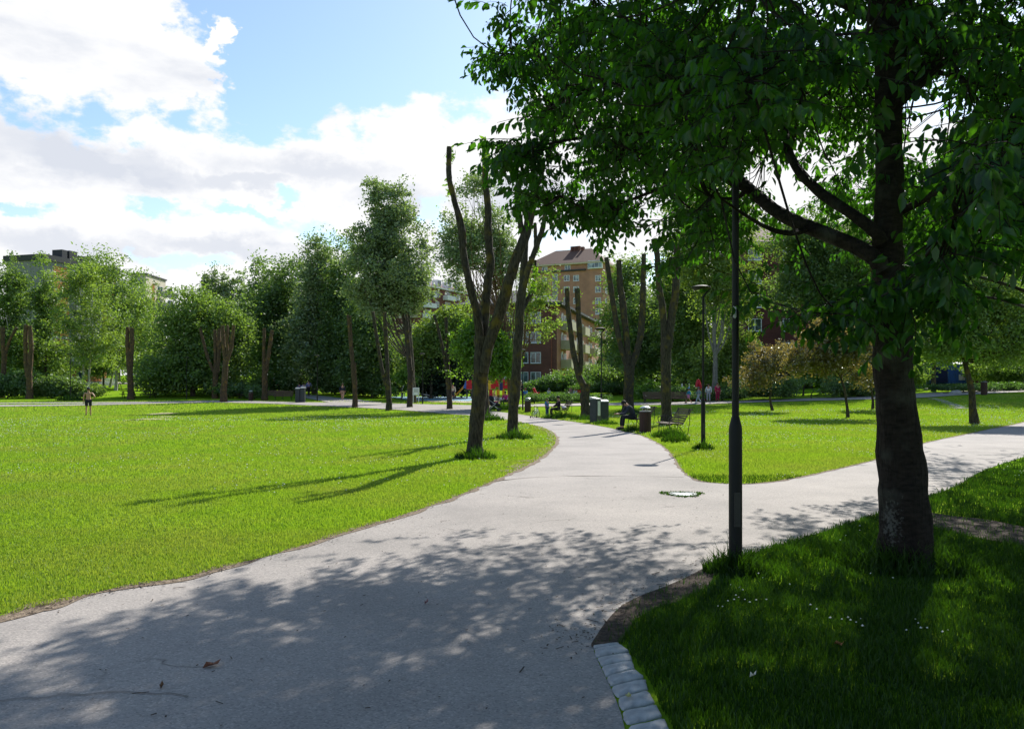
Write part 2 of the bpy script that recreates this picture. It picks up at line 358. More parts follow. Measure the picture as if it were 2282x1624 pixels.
def np_mesh(name, verts, faces, mat, parent=None, rnd=None, smooth=False, loc=None):
    """verts (N,3) array, faces (M,k) array, rnd per face"""
    me = bpy.data.meshes.new(name); nv = len(verts); nf, k = faces.shape
    me.vertices.add(nv); me.vertices.foreach_set('co', np.ascontiguousarray(verts, np.float32).ravel())
    me.loops.add(nf*k); me.loops.foreach_set('vertex_index', np.ascontiguousarray(faces, np.int32).ravel())
    me.polygons.add(nf); me.polygons.foreach_set('loop_start', np.arange(0, nf*k, k, dtype=np.int32))
    if rnd is not None:
        a = me.attributes.new('rnd', 'FLOAT', 'FACE'); a.data.foreach_set('value', np.ascontiguousarray(rnd, np.float32))
    if smooth: me.polygons.foreach_set('use_smooth', np.ones(nf, bool))
    me.update(calc_edges=True); me.materials.append(mat)
    return link(name, me, parent, loc)
def smoothline(pts, n=6):
    """Catmull-Rom through tuples of any length"""
    P = [np.array(p, float) for p in pts]; P = [2*P[0]-P[1]] + P + [2*P[-1]-P[-2]]; out = []
    for i in range(1, len(P)-2):
        for k in range(n):
            t = k/n; a, b, c, d = P[i-1], P[i], P[i+1], P[i+2]
            out.append(.5*((2*b)+(c-a)*t+(2*a-5*b+4*c-d)*t*t+(3*b-a-3*c+d)*t**3))
    out.append(P[-2]); return out
def unit(n, rng):
    v = rng.normal(size=(n,3)); return v/np.linalg.norm(v, axis=1, keepdims=True)
def inpoly(P, poly):
    x, y = P[:,0], P[:,1]; c = np.zeros(len(P), bool); n = len(poly)
    for i in range(n):
        x1, y1 = poly[i][:2]; x2, y2 = poly[(i+1)%n][:2]
        if y1 == y2: continue
        h = ((y1 > y) != (y2 > y)) & (x < (x2-x1)*(y-y1)/(y2-y1)+x1); c ^= h
    return c

# ------------------------------------------------------------------ foliage
def cards(C, size, rng, droop=0.0, asp=.6, updown=.0):
    """one bent quad leaf (or leaf clump) per centre"""
    n = len(C); a = unit(n, rng); a[:,2] = a[:,2]*(1-droop) - droop; a /= np.linalg.norm(a, axis=1, keepdims=True)
    r = unit(n, rng); b = np.cross(a, r); b /= np.linalg.norm(b, axis=1, keepdims=True)+1e-9; c = np.cross(a, b)
    s = size*rng.uniform(.55, 1.35, n)[:,None]; w = s*asp
    V = np.zeros((n,4,3)); V[:,0] = C-a*s*.5; V[:,1] = C+b*w*.5+c*w*.12; V[:,2] = C+a*s*.5; V[:,3] = C-b*w*.5+c*w*.12
    Fq = (np.arange(n)*4)[:,None]+np.arange(4)[None]
    return V.reshape(-1,3), Fq
def crown_pts(ells, nc, per, cr, rng, gap=-.12, gs=.35, shell=.45, flat_=.7, seed=0):
    """clump centres inside ellipsoids, leaves around each; noise leaves gaps"""
    E = np.array([[*e[:6]] for e in ells], float); vol = E[:,3]*E[:,4]*E[:,5]; vol = vol**.75; k = rng.choice(len(E), int(nc*1.35), p=vol/vol.sum())
    d = unit(len(k), rng); r = rng.random(len(k))**(shell)*.97; 
    nz = np.array([mn.noise(Vector(((x+seed)*1.9, y*1.9, z*1.9+i*3))) for (x,y,z), i in zip(d, k)])
    C = E[k,:3] + d*E[k,3:6]*(r*(1+.58*nz))[:,None]
    g = np.array([mn.noise(Vector((p[0]*gs+seed, p[1]*gs, p[2]*gs))) for p in C]); C = C[g > gap-.16][:nc]
    cs = rng.uniform(.4, 1.5, len(C))
    per = per; P = np.repeat(C, per, 0) + np.clip(rng.normal(size=(len(C)*per,3)),-1.7,1.7)*np.array([1,1,flat_])*(cr*np.repeat(cs, per))[:,None]*.6
    tone = np.repeat(rng.normal(.5,.27,len(C)), per)
    return P, C, np.clip(tone+rng.normal(0,.22,len(P)), 0, 1)
def branch_to(mb, a, b, r0, r1, rng, n=5, sag=.12):
    a, b = Vector(a), Vector(b); L = (b-a).length; pts, rr = [], []
    o = Vector(rng.normal(size=3))*L*sag*.5; o.z = abs(o.z)*-.6
    for i in range(n):
        t = i/(n-1); pts.append(a.lerp(b,t)+o*math.sin(t*PI)+Vector((0,0,-L*.10*math.sin(t*PI)))); rr.append(r0+(r1-r0)*t)
    mb.tube(pts, rr, 5, cap=False)
def E(d, x, y, rx, ry, dy=0, depth=None):
    """crown ellipsoid given where it shows at distance d"""
    k = d/F; return ((x-CX)*k*(d+dy)/d, d+dy, EYE+(HY-y)*k*(d+dy)/d, rx*k*1.19, (depth if depth else rx*k*1.1), ry*k*1.08)
def tree(label, cat, d, bx, ells, leaf, bark='bark_plain', tw=10, size=.3, nc=160, per=34, cr=.9, seed=1, droop=.15, gap=-.12, group=None, name='tree', lean=0, shell=.45, fork=None, nb=9, trunk_top=None, asp=.6, gs=.35, stems=None, stuff=False, bi=(2,7)):
    rng = np.random.default_rng(seed); base = col_at(bx, d); k = d/F
    Es = [E(d, *e) for e in ells]
    t = thing(name, label, cat, base, 0, group)
    o3 = np.array(base)
    P, C, tone = crown_pts(Es, int(nc*1.65), per, cr*.85, rng, gap, gs, shell, seed=seed)
    P = P[P[:,2] > g1(base.x, d)+.15] if True else P
    tone = tone[:len(P)]
    v, f = cards(P-o3, size*1.13, rng, droop, asp)
    np_mesh('crown', v, f, M[leaf], t, rnd=tone)
    top = max(e[2]+e[5] for e in Es); zc = trunk_top if trunk_top else base.z+(top-base.z)*.78
    tr = tw*k/2; mb = MB()
    cx_ = np.mean([e[0] for e in Es])
    for (sx, tx) in (stems or [(0, None)]):
        x0 = sx*k; x1 = (tx-bx)*k if tx is not None else (cx_-base.x)*.8
        pts = [(x0 + (x1-x0)*(s**1.4) + .25*mn.noise(Vector((s*3, seed, sx))), .2*mn.noise(Vector((seed, s*3, sx))), (zc-base.z)*s - .05*(s==0)) for s in np.linspace(0,1,9)]
        rr = [tr*(1.35 if i == 0 else 1)*(1-.78*(i/8)) for i in range(9)]
        mb.tube(pts, rr, 9, wob=.12, seed=seed)
        main = pts
        for j in range(nb if len(C) else 0):
            c = C[rng.integers(len(C))]-o3; i = int(rng.integers(*bi)); 
            if c[2] < main[i][2]*.8: continue
            branch_to(mb, main[i], c, tr*.38, tr*.08, rng)
    mb.build('trunk', M[bark], t, True)
    return t

# ------------------------------------------------------------------ camera, render, sun
cam = bpy.data.cameras.new('camera'); co = bpy.data.objects.new('camera', cam); COL.objects.link(co)
co.location = (0,0,EYE); co.rotation_euler = (PI/2,0,0); cam.sensor_width = 36; cam.lens = F/2282*36
cam.shift_y = (HY-812)/2282; cam.clip_start = .05; cam.clip_end = 3000; sc.camera = co
sc.render.engine = 'CYCLES'; sc.render.resolution_x = 1024; sc.render.resolution_y = 728
sc.view_settings.view_transform = 'Standard'; sc.view_settings.look = 'None'; sc.view_settings.gamma = 1
sc.view_settings.use_curve_mapping = False; sc.view_settings.exposure = EXPOSURE
sc.cycles.max_bounces = 5; sc.cycles.diffuse_bounces = 2; sc.cycles.glossy_bounces = 2; sc.cycles.transmission_bounces = 5; sc.cycles.transparent_max_bounces = 4
sc.cycles.caustics_reflective = False; sc.cycles.caustics_refractive = False
sun = bpy.data.lights.new('sun', 'SUN'); so = bpy.data.objects.new('sun', sun); COL.objects.link(so)
sun.energy = SUN_S; sun.angle = R(.55); sun.color = (1,.955,.88)
sd = Vector((math.sin(SUN_AZ)*math.cos(SUN_EL), math.cos(SUN_AZ)*math.cos(SUN_EL), math.sin(SUN_EL)))
so.rotation_euler = sd.to_track_quat('Z','Y').to_euler(); so.location = (0,0,60)

# ------------------------------------------------------------------ sky with clouds
def azel(x, y):
    az = math.atan((x-CX)/F); return math.degrees(az), math.degrees(math.atan((HY-y)/F*math.cos(az)))
def build_sky():
    w = bpy.data.worlds.new('World'); sc.world = w; w.use_nodes = True
    ns, ln = w.node_tree.nodes, w.node_tree.links; ns.clear()
    def m(op, a, b=None, c=None, clamp=False):
        n = ns.new('ShaderNodeMath'); n.operation = op; n.use_clamp = clamp
        for i, v in enumerate((a, b, c)):
            if v is None: continue
            if isinstance(v, (int, float)): n.inputs[i].default_value = v
            else: ln.new(v, n.inputs[i])
        return n.outputs[0]
    def sstep(v, lo, hi):
        n = ns.new('ShaderNodeMapRange'); n.interpolation_type = 'SMOOTHSTEP'; ln.new(v, n.inputs[0])
        n.inputs[1].default_value = lo; n.inputs[2].default_value = hi; return n.outputs[0]
    tc = ns.new('ShaderNodeTexCoord'); sp = ns.new('ShaderNodeSeparateXYZ'); ln.new(tc.outputs['Generated'], sp.inputs[0])
    az = m('MULTIPLY', m('ARCTAN2', sp.outputs[0], sp.outputs[1]), 57.2958)
    el = m('MULTIPLY', m('ARCSINE', sp.outputs[2]), 57.2958)
    def noise(scale, st, detail=7, rough=.55, off=0):
        mp = ns.new('ShaderNodeMapping'); mp.inputs['Scale'].default_value = st; mp.inputs['Location'].default_value = (off,off,off)
        ln.new(tc.outputs['Generated'], mp.inputs[0]); n = ns.new('ShaderNodeTexNoise'); ln.new(mp.outputs[0], n.inputs['Vector'])
        n.inputs['Scale'].default_value = scale; n.inputs['Detail'].default_value = detail; n.inputs['Roughness'].default_value = rough
        return m('SUBTRACT', n.outputs[0], .5)
    nb = noise(7, (1,1,1.9), 9, .58); nf = noise(26, (1,1,1.6), 6, .6, 3); nl = noise(4.5, (1,1,3.0), 8, .6, 9)
    wa = noise(13, (1,1,1.5), 6, .62, 5); wb = noise(13, (1,1,1.5), 6, .62, 17)
    az_ = az; el_ = el
    az = m('ADD', az, m('MULTIPLY', wa, 9)); el = m('ADD', el, m('MULTIPLY', wb, 4.5))
    def ell(x, y, rx, ry, rot=0):
        a0, e0 = azel(x, y); ra = rx/F*57.3*math.cos(R(a0))**2; re = ry/F*57.3
        da = m('SUBTRACT', az, a0); de = m('SUBTRACT', el, e0)
        if rot:
            c, s_ = math.cos(rot), math.sin(rot)
            da, de = m('ADD', m('MULTIPLY', da, c), m('MULTIPLY', de, s_)), m('SUBTRACT', m('MULTIPLY', de, c), m('MULTIPLY', da, s_))
        d2 = m('ADD', m('POWER', m('ABSOLUTE', m('DIVIDE', da, ra)), 2), m('POWER', m('ABSOLUTE', m('DIVIDE', de, re)), 2))
        return m('SUBTRACT', 1, m('SQRT', d2))           # 1 at centre, 0 on the rim
    # upper edge of the big cloud bank as a curve over azimuth
    fc = ns.new('ShaderNodeFloatCurve'); cv = fc.mapping.curves[0]
    edge = [(-400,215),(0,228),(90,232),(200,243),(280,240),(345,262),(400,296),(420,292),(470,288),(520,306),(600,312),(665,286),(740,272),(830,287),(880,258),(945,233),(1005,250),(1055,258),(1110,238),(1160,240),(1250,215),(1400,190),(1600,170),(1900,230),(2282,250)]
    def ax(a): return (a+60)/120
    pts = [(ax(azel(x,y)[0]), azel(x,y)[1]/40) for x, y in edge]
    cv.points[0].location = (0, .25); cv.points[1].location = (1, .27)
    for p in pts: cv.points.new(*p)
    fc.mapping.update()
    ln.new(m('DIVIDE', m('ADD', az_, 60), 120, clamp=True), fc.inputs['Value'])
    bank = m('SUBTRACT', m('MULTIPLY', fc.outputs[0], 40), el_)      # degrees under the edge
    bank = m('ADD', bank, m('ADD', m('MULTIPLY', nb, 9), m('MULTIPLY', nf, 6)))
    covb = sstep(bank, -.2, 1.3)
    def blobs(L, amp, ampf, lo, hi):
        r = None
        for b in L:
            e = ell(*b); r = e if r is None else m('MAXIMUM', r, e)
        return sstep(m('ADD', r, m('ADD', m('MULTIPLY', nb, amp), m('MULTIPLY', nf, ampf))), lo, hi)
    c1 = blobs([(120,40,330,170),(330,130,150,75),(425,170,60,28),(480,90,36,52),(300,10,150,90),(-150,100,330,200)], 1.5, 1.3, -.06, .3)
    cov = m('MAXIMUM', covb, c1)
    gap = blobs([(700,520,120,34,-.25),(560,470,90,14,-.15),(640,445,70,18,.1),(30,466,130,16),(330,465,110,16),(440,590,150,20),(980,470,50,40),(1250,545,90,26,.15),(1440,600,120,30)], 1.9, 1.6, -.05, .6)
    cov = m('MULTIPLY', cov, m('SUBTRACT', 1, m('MULTIPLY', gap, .92)))
    # grey undersides
    sh = blobs([(120,335,260,62,-.22),(330,380,170,40,-.2),(700,375,210,36,-.05),(900,440,120,36,0),(150,552,280,32,-.06),(520,560,160,20,-.05),(1170,430,160,60),(480,545,190,26,0),(560,405,150,22,.1)], .9, .8, -.35, .7)
    shade = m('ADD', m('MULTIPLY', sh, .85), sstep(nl, .02, .30))
    shade = m('MULTIPLY', shade, .95, clamp=True)
    sky = ns.new('ShaderNodeTexSky'); sky.sky_type = 'NISHITA'; sky.sun_disc = False
    sky.sun_elevation = SUN_EL; sky.sun_rotation = SUN_AZ; sky.air_density = 1.0; sky.dust_density = .5; sky.ozone_density = 1.3
    hs = ns.new('ShaderNodeMixRGB'); hs.blend_type = 'MULTIPLY'; hs.inputs[0].default_value = 1; hs.inputs[2].default_value = SKY_TINT
    ln.new(sky.outputs[0], hs.inputs[1])
    bs = ns.new('ShaderNodeBackground'); bs.inputs[1].default_value = SKY_S; ln.new(hs.outputs[0], bs.inputs[0])
    cc = ns.new('ShaderNodeMixRGB'); cc.inputs[1].default_value = CL_LIT; cc.inputs[2].default_value = CL_SHADE
    ln.new(shade, cc.inputs[0])
    bc = ns.new('ShaderNodeBackground'); ln.new(cc.outputs[0], bc.inputs[0]); bc.inputs[1].default_value = 1
    mx = ns.new('ShaderNodeMixShader'); ln.new(cov, mx.inputs[0]); ln.new(bs.outputs[0], mx.inputs[1]); ln.new(bc.outputs[0], mx.inputs[2])
    o = ns.new('ShaderNodeOutputWorld'); ln.new(mx.outputs[0], o.inputs[0])
    w.cycles.sampling_method = 'MANUAL'; w.cycles.sample_map_resolution = 512
build_sky()

# ------------------------------------------------------------------ ground sheet and paths
def struct(o): o['kind'] = 'structure'; return o
xs = np.unique(np.concatenate([np.arange(-60,61,1.5), np.arange(-200,201,8), np.linspace(-900,900,37)]))
ys = np.unique(np.concatenate([np.arange(-20,160,1.5), np.arange(-60,300,8), np.linspace(-300,1500,40)]))
XX, YY = np.meshgrid(xs, ys); V = np.stack([XX.ravel(), YY.ravel(), G(XX, YY).ravel()], 1)
nx = len(xs); idx = np.arange(len(V)).reshape(YY.shape)
Fq = np.stack([idx[:-1,:-1].ravel(), idx[:-1,1:].ravel(), idx[1:,1:].ravel(), idx[1:,:-1].ravel()], 1)
struct(np_mesh('ground', V, Fq, M['lawn'], smooth=True))

def lift(Y, base): return base + .035*max(0, min(1, (Y-46)/8))
BARE = []
def sheet(name, poly, mat, base=.004, step=1.2):
    """flat polygon (world xy) laid on the terrain"""
    bp = []
    for i in range(len(poly)):
        a, b = Vector(poly[i][:2]), Vector(poly[(i+1)%len(poly)][:2]); L = (b-a).length; n = max(1, int(L/step))
        bp += [a.lerp(b, k/n) for k in range(n)]
    arr = np.array([tuple(p) for p in bp]); mn_, mx_ = arr.min(0), arr.max(0)
    gx, gy = np.meshgrid(np.arange(mn_[0], mx_[0], step), np.arange(mn_[1], mx_[1], step)); gp = np.stack([gx.ravel(), gy.ravel()], 1)
    gp = gp[inpoly(gp, arr.tolist())] if len(gp) else gp
    gp = [p for p in gp if np.min(np.sum((arr-p)**2, 1)) > (step*.4)**2]
    vs = bp + [Vector(p) for p in gp]; nb = len(bp)
    r = delaunay_2d_cdt(vs, [], [list(range(nb))], 1, 1e-5)
    vv = [(v.x, v.y, g1(v.x, v.y)+lift(v.y, base)) for v in r[0]]
    me = bpy.data.meshes.new(name); me.from_pydata(vv, [], [tuple(f) for f in r[2]]); me.materials.append(mat)
    o = link(name, me); 
    for p in me.polygons:
        if p.normal.z < 0: p.flip()
    return struct(o)
def W(L): return [tuple(at(x, y)[:2]) for x, y in L]
def dense(L, n=4): return [tuple(p) for p in smoothline(L, n)]
LE = [(-5.0,-12),(-4.9,-3),(-4.5,2.5)] + W([(0,1378),(100,1352),(250,1315),(400,1290),(500,1265),(640,1228),(800,1178),(880,1155),(960,1128),(1040,1098),(1100,1072),(1150,1050),(1190,1030),(1222,1008),(1239,985),(1232,966),(1205,952),(1150,939),(1100,932),(1050,926.5),(950,919),(870,913),(790,908.5),(700,904.5),(613,900.5),(501,897.5)])
LE = dense(LE, 3)
FARL = W([(390,899),(250,902.5),(100,905.5),(-150,908)])
FARU = W([(-150,903),(100,902.5),(250,900),(330,898.6),(250,899),(0,900),(-150,900.5),(-150,898),(0,898),(250,896.5),(390,894.6),(501,893),(560,894),(613,895.5),(668,897),(760,897.5),(867,899),(950,901.5),(1050,903.5),(1074,905)])
RE = W([(1090,917),(1130,920.5),(1160,924),(1200,930),(1250,936),(1300,943),(1340,950),(1385,959),(1425,969),(1460,984),(1488,1003),(1506,1026),(1522,1050),(1548,1068),(1600,1077),(1690,1077),(1800,1060),(1960,1022),(2050,990),(2150,968),(2282,940),(2420,916)])
RE = dense(RE, 3)
RN = [(60,80)] and W([(2440,965),(2282,1018),(2200,1045),(2140,1078),(2080,1103),(1960,1143),(1850,1180),(1720,1220),(1640,1243),(1580,1264),(1535,1287),(1480,1312),(1425,1333),(1382,1358),(1350,1392),(1330,1420),(1322,1445),(1340,1490),(1362,1535),(1382,1585),(1392,1624)]) + [(.50,3.0),(.38,1.5),(.2,-3),(.1,-12)]
RN = dense(RN, 3)
PATH = LE + FARL + FARU + RE + RN
sheet('path', PATH, M['asphalt'])
sheet('far_path', dense(W([(1062,905.5),(1170,901.5),(1300,899),(1450,897.5),(1560,895.5),(1700,891),(1894,885),(2040,877.5),(2150,872),(2300,866)])) + dense(W([(2300,873),(2150,880.5),(2040,887.5),(1894,891.5),(1700,896.5),(1560,901.5),(1450,903),(1300,904.5),(1170,907),(1080,909.5)])), M['gravel'], .006)
sheet('side_path', W([(740,898.5),(700,891),(672,884),(668,880),(690,880),(735,884.5),(790,890),(850,897.5),(850,900.5)]), M['gravel'], .008)
sheet('playground_surface', W([(868,884.6),(1000,884.2),(1150,886),(1150,892),(1040,894.5),(905,891.5)]), M['play_blue'], .006)
sheet('playground_sand', W([(905,891.7),(1040,894.7),(1150,892.2),(1150,896.5),(1040,898.3),(960,896)]), M['sand'], .006)
sheet('far_left_path', W([(-60,861),(228,851),(300,853),(300,857),(228,856),(-60,868)]), M['gravel'], .02)
# worn soil along the near right edge of the path, bare patches, mulch
def strip(name, pts, w0, w1, mat, base, seed=3, side=1):
    P = [Vector(p[:2]) for p in pts]; L, Rr = [], []
    for i, p in enumerate(P):
        t = (P[min(i+1,len(P)-1)]-P[max(i-1,0)]).normalized(); n = Vector((t.y,-t.x))*side
        a = max(.004, w0*(1+2.2*mn.noise(Vector((p.x*2.3, p.y*2.3, seed))))); b = max(.004, w1*(1+2.4*mn.noise(Vector((p.x*1.9, p.y*1.9, seed+9)))))
        L.append(p - n*a); Rr.append(p + n*b)
    return sheet(name, [tuple(q) for q in L] + [tuple(q) for q in reversed(Rr)], mat, base, .4)
near_edge = dense(W([(1720,1220),(1640,1243),(1580,1264),(1535,1287),(1480,1312),(1425,1333),(1382,1358),(1350,1392),(1330,1420),(1320,1443)]), 5)
SOILW = W([(1585,1258),(1535,1285),(1480,1309),(1425,1330),(1382,1354),(1350,1388),(1330,1417),(1318,1443),(1362,1442),(1386,1426),(1402,1402),(1420,1380),(1446,1364),(1472,1352),(1500,1346),(1520,1338),(1552,1322),(1580,1306),(1592,1286),(1612,1268)])
sheet('soil', dense(SOILW, 3), M['soil'], .009, .3)
def blob(x, y, rx, ry, seed, name, mat, base=.012, n=26):
    c = at(x, y); e = at(x+rx, y); ax_ = (e-c).length; ay = abs(at(x, y-ry).y - c.y)
    poly = []
    for k in range(n):
        a = 2*PI*k/n; r = 1 + .55*mn.noise(Vector((math.cos(a)*1.7, math.sin(a)*1.7, seed)))
        poly.append((c.x+math.cos(a)*ax_*r, c.y+math.sin(a)*ay*r))
    BARE.append(poly)
    return sheet(name, poly, mat, base, .5)
blob(362, 922.5, 24, 2.2, 2.1, 'bare_ground', M['bare']); blob(330, 934.5, 40, 2.0, 5.2, 'bare_ground', M['bare']); blob(300, 936, 16, 1.4, 8.8, 'bare_ground', M['bare'])
blob(372, 928.5, 22, 1.0, 11, 'bare_ground', M['bare'])
BED = W([(2060,1140),(2120,1150),(2200,1158),(2300,1178),(2600,1230),(2600,1300),(2300,1222),(2200,1205),(2120,1186),(2066,1172)])
sheet('soil_bed', BED, M['soil'], .008, .4)
# dead brown verge lines between lawn and path
lv = LE[6:-12]
lv = [tuple(q) for q in smoothline(lv, 4)]
strip('verge', lv, .07, .06, M['verge'], .0085, 6)
strip('verge', [tuple(q) for q in smoothline(RE[3:], 4)], .04, .04, M['verge'], .0085, 12)
strip('verge', dense(W([(1150,1052),(1190,1032),(1222,1009),(1241,985),(1234,966),(1205,952)]), 6), .05, .22, M['verge'], .010, 21, -1)
strip('path_joint', dense(W([(1090,1074),(1180,1065),(1300,1061),(1420,1062),(1524,1064)]), 5), .012, .012, M['soil'], .010, 5)

# ------------------------------------------------------------------ grass blades
def blades(name, P, h, w, rng, mat, lean=.5, sheath=False, hvar=.35):
    """P (n,2) roots; curved blades of two segments"""
    n = len(P); z = G(P[:,0], P[:,1]); a = rng.uniform(0, 2*PI, n)
    h = h*np.clip(rng.normal(1, hvar, n), .35, 2.0); w = np.broadcast_to(w, (n,))
    dx, dy = np.cos(a), np.sin(a); b = rng.uniform(0, 2*PI, n); ln_ = rng.uniform(.1, 1, n)*lean*h
    lx, ly = np.cos(b)*ln_, np.sin(b)*ln_
    V = np.zeros((n,5,3)); 
    V[:,0,0] = P[:,0]-dx*w/2; V[:,0,1] = P[:,1]-dy*w/2; V[:,1,0] = P[:,0]+dx*w/2; V[:,1,1] = P[:,1]+dy*w/2; V[:,:2,2] = (z-.004)[:,None]
    mxx, my, mz = P[:,0]+lx*.35, P[:,1]+ly*.35, z+h*.6
    V[:,2] = np.stack([mxx+dx*w*.4, my+dy*w*.4, mz], 1); V[:,3] = np.stack([mxx-dx*w*.4, my-dy*w*.4, mz], 1)
    V[:,4] = np.stack([P[:,0]+lx, P[:,1]+ly, z+h*.95], 1)
    base = (np.arange(n)*5)[:,None]
    F3 = np.concatenate([base+[0,1,2], base+[0,2,3], base+[3,2,4]], 0)
    rn = rng.random(n); rn = np.concatenate([rn,rn,rn])
    return V.reshape(-1,3), F3, rn
PATHn = [p for p in PATH]
SOILP = SOILW
def scatter(box, dens, rng, cond=None, frame=(-260, 2540)):
    x0, x1, y0, y1 = box; n = int((x1-x0)*(y1-y0)*dens); P = np.stack([rng.uniform(x0,x1,n), rng.uniform(y0,y1,n)], 1)
    u = CX+F*P[:,0]/np.maximum(P[:,1], .1); P = P[(u > frame[0]) & (u < frame[1])]
    P = P[~inpoly(P, PATHn)]
    for b_ in BARE: P = P[~inpoly(P, b_) | (rng.random(len(P)) < .12)]
    if cond is not None: P = P[cond(P)]
    return P
def grass(name, bands, mat, lean=.6, cond=None, seed=1):
    rng = np.random.default_rng(seed); Vs, Fs, Rs, o = [], [], [], 0
    for box, dens, h, w in bands:
        P = scatter(box, dens*GRASS_K, rng, cond)
        cl = np.array([mn.noise(Vector((p[0]*1.7, p[1]*1.7, 3.3))) for p in P[::1]]) if len(P) < 60000 else rng.uniform(-.2,.2,len(P))
        h_ = h*(1+.5*cl)
        v, f, r = blades(name, P, h_, w, rng, mat, lean)
        Vs.append(v); Fs.append(f+o); Rs.append(r); o += len(v)
    ob = np_mesh(name, np.concatenate(Vs), np.concatenate(Fs), mat, rnd=np.concatenate(Rs))
    return ob
left = lambda P: P[:,0] < 4
o = grass('grass', [((-8,1.5,4.6,9), 6000, .026, .0065), ((-12,2,9,14), 2500, .030, .009), ((-18,3,14,22), 850, .036, .013), ((-28,4,22,34), 260, .05, .02), ((-40,4,34,56), 75, .055, .035), ((-56,2,56,76), 30, .06, .06)], M['grass'], cond=lambda P: P[:,0] < np.where(P[:,1]<9.5, -.8, np.where(P[:,1]<14, .6, 6)), seed=4)
tag(o, 'bright sunlit mown grass of the wide lawn left of the curving path', 'grass', kind='stuff')
rl = lambda P: (P[:,0] > 1.5)
P2 = W([(1460,984),(1506,1026),(1548,1068),(1690,1077),(1960,1022),(2282,940)])
o = grass('grass', [((2.0,16,12.4,22), 1100, .045, .011), ((3,30,22,36), 260, .05, .02), ((3,40,36,56), 80, .055, .035)], M['grass'], cond=lambda P: P[:,1] > 12.2+np.where(P[:,0]>4.4,(P[:,0]-4.4)*.98,0), seed=5)
tag(o, 'sunlit mown grass of the lawn between the benches and the right-hand path', 'grass', kind='stuff')
STONE_LINE = W([(1322,1436),(1390,1440),(1420,1480),(1450,1530),(1485,1590),(1510,1660)])
STP = W([(1318,1432),(1392,1436),(1412,1470),(1450,1520),(1470,1570),(1500,1624)]) + [(.95,2.9),(.95,1),(.2,1)]
def nearR(P):
    k = ~inpoly(P, STP); s = inpoly(P, SOILP); k &= ~(s & (RNG.random(len(P)) < .95)); k &= ~(inpoly(P, BED) & (RNG.random(len(P)) < .93))
    return k & (P[:,1] < 14.5+np.clip(P[:,0]-6,0,30)*1.1)
o = grass('grass', [((.4,4.6,2.9,6.2), 6500, .048, .0055), ((1,7.5,6.2,10), 3000, .055, .0075), ((3,14,10,16), 1000, .055, .011), ((10,22,14,30), 200, .055, .016)], M['grass_shaded'], .7, nearR, 6)
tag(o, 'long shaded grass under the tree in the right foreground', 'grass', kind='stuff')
def tufts(name, spots, label, seed=9, mat='grass_shaded'):
    rng = np.random.default_rng(seed); Vs, Fs, Rs, o = [], [], [], 0
    for (x, y, r, h, n) in spots:
        a = rng.uniform(0,2*PI,n); q = np.sqrt(rng.random(n))*r; P = np.stack([x+np.cos(a)*q, y+np.sin(a)*q*.8], 1)
        v, f, rr = blades(name, P, h*(1.15-q/r*.8), .006+.0007*y, rng, None, .9)
        Vs.append(v); Fs.append(f+o); Rs.append(rr); o += len(v)
    ob = np_mesh(name, np.concatenate(Vs), np.concatenate(Fs), M[mat], rnd=np.concatenate(Rs)); tag(ob, label, 'grass', kind='stuff')
# clover flowers
def clover(name, P, r, label, hgt=.05):
    rng = np.random.default_rng(3); n = len(P); z = G(P[:,0], P[:,1])+hgt
    o8 = np.array([(1,0,0),(0,1,0),(-1,0,0),(0,-1,0),(0,0,.8),(0,0,-.6)]); f8 = np.array([(0,1,4),(1,2,4),(2,3,4),(3,0,4),(1,0,5),(2,1,5),(3,2,5),(0,3,5)])
    rr = r*rng.uniform(.6,1.2,n)
    V = np.stack([P[:,0],P[:,1],z],1)[:,None,:] + o8[None]*rr[:,None,None]
    Fc = (f8[None] + (np.arange(n)*6)[:,None,None]).reshape(-1,3)
    ob = np_mesh(name, V.reshape(-1,3), Fc, M['clover']); return tag(ob, label, 'flowers', kind='stuff')
rng = np.random.default_rng(21)
def clumpy(P, s, thr): return P[np.array([mn.noise(Vector((p[0]*s, p[1]*s, 7.7))) for p in P]) > thr]
Pc = clumpy(scatter((-30,4,6,46), 5, rng, lambda P: (P[:,0] < 6)), .35, -.05); Pc = Pc[(rng.random(len(Pc)) < np.clip(.35+Pc[:,1]/40,0,1))]
clover('clover_flowers', Pc, .008+.00036*Pc[:,1], 'tiny white clover flowers speckled over the wide left lawn', .045)
Pc = clumpy(scatter((3,30,14,50), 9, rng, lambda P: (P[:,0] > 3.8)), .3, -.02)
clover('clover_flowers', Pc, .008+.00034*Pc[:,1], 'tiny white clover flowers over the lawn behind the lamp posts', .045)
Pr = [(at(x,y)[0], at(x,y)[1]) for x,y in [(1628,1316),(1648,1322),(1655,1328),(1640,1340),(1646,1345),(1636,1350),(1622,1353),(1660,1350),(1671,1356),(1600,1365),(1610,1366),(1685,1351),(1708,1350),(1820,1372),(1806,1362),(1850,1392),(1876,1395),(1890,1391),(1895,1397),(1908,1402),(1918,1394),(1922,1410),(2040,1395),(2046,1404),(2052,1415),(2066,1415),(2020,1420),(2100,1424),(2112,1420),(1990,1300),(1940,1290),(1700,1300),(1690,1290),(1760,1315),(1560,1315)]]
clover('clover_flowers', np.array(Pr), .0095, 'white clover heads in the dark grass of the right foreground', .05)

